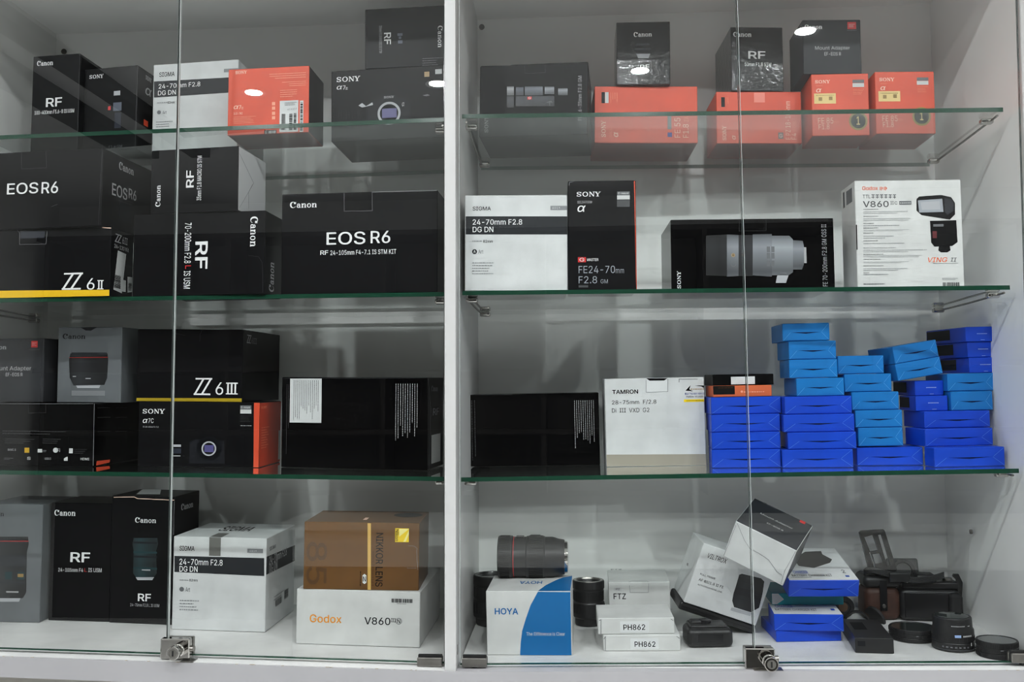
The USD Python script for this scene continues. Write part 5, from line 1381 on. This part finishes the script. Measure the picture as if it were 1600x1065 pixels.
# bracket frame leaning on the camera pile
def fr2(px): return [((x-943)/2.857*.00117, (470-y)/2.857*.00117) for x, y in px]
poly = Polygon(fr2([(943, 296), (950, 290), (1044, 284), (1050, 290), (1090, 458), (1080, 464), (984, 471), (975, 466)])).buffer(.0008)
for hpx in ([(962, 318), (1000, 308), (1016, 372), (982, 378)], [(1022, 308), (1036, 306), (1066, 438), (1052, 441)], [(992, 392), (1024, 388), (1036, 426), (1001, 432)], [(978, 384), (985, 384), (1004, 452), (996, 453)]): poly = poly.difference(Polygon(fr2(hpx)).buffer(.0004))
o = thing('camera_bracket', 'black slotted metal bracket frame standing upright behind the leather camera case', 'bracket', (.7285, .300, 1.052), (0, 0, -.12))
part(o, 'frame', rt(ext(poly, .006), math.pi/2, (1, 0, 0)), plastic2); part(o, 'foot_plate', bx(.012, -.04, -.006, .05, .0, .0), plastic2); part(o, 'screw', tr(lathe([(0, 0), (.004, 0), (.004, .003), (0, .003)], 20), .03, -.02, 0), steel, 30)
# leather case
x, y = .752, .285; z = zf(x, y); o = thing('leather_case', 'brown leather camera case standing among the black cameras at the right', 'case', (x, y, z))
part(o, 'case_body', tr(rbox(.062, .056, .058, .012), 0, 0, 0), leather, 40); part(o, 'case_lid', tr(rbox(.066, .060, .022, .009), 0, 0, .0565), plastic, 40)
part(o, 'closing_strap', bx(-.006, -.0305, .018, .006, -.0278, .070), plastic2); part(o, 'snap_stud', tr(rt(lathe([(0, 0), (.0035, 0), (.002, .0015), (0, .0015)], 20), math.pi/2, (1, 0, 0)), 0, -.0305, .026), steel, 30)
# compact camera body with strap lugs
x, y = .832, .270; z = zf(x, y); o = thing('film_camera', 'black film camera body with strap lug lying right of the leather case', 'camera', (x, y, z), (-.10, .0, 0))
part(o, 'body', tr(rbox(.100, .042, .056, .010), 0, 0, 0), plastic, 40); part(o, 'top_plate', tr(rbox(.094, .036, .014, .004), .002, 0, .0545), plastic2, 40); part(o, 'viewfinder_hump', tr(rbox(.034, .034, .016, .005), -.004, 0, .064), plastic, 40)
part(o, 'lens_barrel', tr(rt(lathe([(0, 0), (.026, 0), (.026, .010), (.023, .012), (.023, .026), (.020, .028), (.016, .026), (0, .024)], 44), -math.pi/2, (1, 0, 0)), -.010, .020, .028), plastic2, 30)
part(o, 'lens_ring', tr(rt(ribs(.026, .002, .009, 44), -math.pi/2, (1, 0, 0)), -.010, .020, .028), rubber)
part(o, 'eyepiece', tr(rbox(.020, .006, .010, .0025), -.004, -.020, .066), rubber, 40); part(o, 'back_door', tr(rbox(.086, .004, .044, .0018), 0, -.0212, .006), plastic2, 40)
part(o, 'shutter_dial', tr(lathe([(0, 0), (.008, 0), (.008, .006), (0, .006)], 28), .034, 0, .067), steel, 30); part(o, 'rewind_knob', tr(lathe([(0, 0), (.007, 0), (.007, .007), (0, .007)], 28), -.036, 0, .067), plastic2, 30)
part(o, 'hand_grip', tr(rbox(.022, .020, .048, .007), .040, -.024, .003), rubber, 40)
g = Polygon([(0, 0), (.012, .002), (.014, .026), (.008, .040), (0, .040), (-.002, .036), (.004, .030), (.005, .010), (-.002, .008)]); part(o, 'strap_lug', tr(rt(ext(g, .006), math.pi/2, (1, 0, 0)), .045, .003, .040), plastic2)
# grey cap standing behind the camera
x, y = .806, .318; o = thing('lens_hood', 'dark grey rounded lens hood leaning behind the film camera', 'lens hood', (x, y, 1.052), (0, 0, -.25))
part(o, 'hood_plate', rt(rbox(.056, .044, .008, .003), math.pi/2, (1, 0, 0)), pmat('grey_plastic', (70, 72, 72), .5), 40); part(o, 'hood_ring', rt(tr(lathe([(.014, .006), (.020, .006), (.020, .012), (.014, .012), (.014, .006)], 40), 0, 0, 0), math.pi/2, (1, 0, 0)), plastic, 30)
part(o, 'hood_stem', bx(-.006, .0, -.06, .006, .008, -.02), plastic)
# cap leaning at the case
x, y = .733, .250; o = thing('round_cap', 'thin black lens cap leaning against the brown leather case', 'cap', (x, y, zf(x, y)+.008), (.5, -1.15, 0))
part(o, 'cap_body', lathe([(0, 0), (.020, 0), (.020, .005), (.018, .006), (.017, .0045), (0, .0045)], 44), rubber, 30); part(o, 'grip_tab', bx(-.008, -.002, .0045, .008, .002, .0062), plastic2)
# filters and lenses in front right
def filt(x, y, r, hs, label, grip=True, cat='filter'):
    o = thing('filter_stack', label, cat, (x, y, zf(x, y)), (0, .016, 0)); z = 0
    for i, h in enumerate(hs):
        rr = r*(1-.012*(i % 2)); part(o, 'filter_ring', lathe([(0, z), (rr*.98, z), (rr, z+.0008), (rr, z+h-.001), (rr*.985, z+h), (rr*.92, z+h), (rr*.9, z+h-.0012), (0, z+h-.0012)], 56), plastic, 30)
        part(o, 'knurling', ribs(rr, z+.001, z+h-.0015, 80, .0004), rubber); z += h
    part(o, 'top_glass', lathe([(0, z-.0006), (r*.895, z-.0006), (r*.895, z-.0011), (0, z-.0011)], 44), lens_glass, 30)
    q = [rt(bx(-.0011*k-.004, -r-.0007, z*.55, -.0011*k-.0034, -r*.995, z*.55+.0012), k*.016, (0, 0, 1)) for k in range(8)]
    part(o, 'fine_print', cat_(q), mat('g2'))
    return o
filt(.7635, .150, .0365, (.006, .006, .007), 'low stack of black screw-in filters in front of the leather case')
filt(.8555, .052, .0295, (.007, .008, .009), 'black filter stack standing in the front right corner by the hinge')
x, y = .806, .093; o = thing('teleconverter', 'short black stepped lens with small white marks beside the corner filter stack', 'lens', (x, y, zf(x, y)), (0, .016, 0))
part(o, 'barrel', lathe([(0, 0), (.030, 0), (.0312, .0015), (.0312, .012), (.0305, .013), (.0312, .014), (.0308, .031), (.029, .034), (.0285, .048), (.0275, .050), (.025, .0505), (.0245, .049), (0, .049)], 64), plastic, 30)
part(o, 'focus_ring', ribs(.0311, .0155, .022, 90, .0003), rubber); part(o, 'base_ring', lathe([(.0306, .0024), (.0318, .0024), (.0318, .0036), (.0306, .0036), (.0306, .0024)], 56), mat('dk3'), 30)
part(o, 'top_cap', lathe([(0, .0495), (.0243, .0495), (.0243, .0505), (0, .0510)], 48), lens_glass, 30)
def onring(r, z0, z1, a0, a1, n=6):
    v, f = [], []
    for i in range(n+1):
        a = a0+(a1-a0)*i/n; v += [(r*math.sin(a), -r*math.cos(a), z0), (r*math.sin(a), -r*math.cos(a), z1)]
        if i: k = 2*i; f += [(k-2, k, k-1), (k-1, k, k+1)]
    return trimesh.Trimesh(np.array(v), np.array(f), process=False)
part(o, 'emblem', onring(.0314, .0225, .0265, -.28, .02), pmat('pale_blue_mark', (150, 176, 220), .4))
part(o, 'lettering', cat_([onring(.0314, .0232, .0256, .12+.075*k, .17+.075*k, 2) for k in range(7)]), mat('wh2'))
part(o, 'lettering', cat_([onring(.0296, .0385, .0400, -.42+.07*k, -.37+.07*k, 2) for k in range(10)]+[onring(.0296, .0385, .0400, .45, .6, 3)]), mat('g'))
part(o, 'scale_mark', cat_([onring(.0316, .0065, .0085, -.9+.2*k, -.8+.2*k, 2) for k in range(7)]), mat('g2')); part(o, 'index_mark', onring(.0317, .009, .014, .55, .60, 2), mat('w'))
# strap tangle by the leather case
o = thing('camera_strap', 'black camera strap winding over the leather case and film camera', 'strap', (0, 0, 0))
pts = [(.722, .262, 1.058), (.735, .250, 1.064), (.760, .246, 1.058), (.785, .244, 1.052), (.805, .242, 1.049), (.83, .242, 1.052), (.852, .243, 1.058)]
from scipy.interpolate import make_interp_spline
sp = make_interp_spline(range(7), np.array(pts), 3)(np.linspace(0, 6, 40))
part(o, 'strap_band', cat_([tube(sp+np.array([0, 0, dz]), .0016) for dz in (-.004, -.002, 0, .002, .004)]), rubber, 30)
part(o, 'strap_pad', tr(rbox(.034, .006, .016, .0025), .775, .2405, 1.046), plastic, 40)
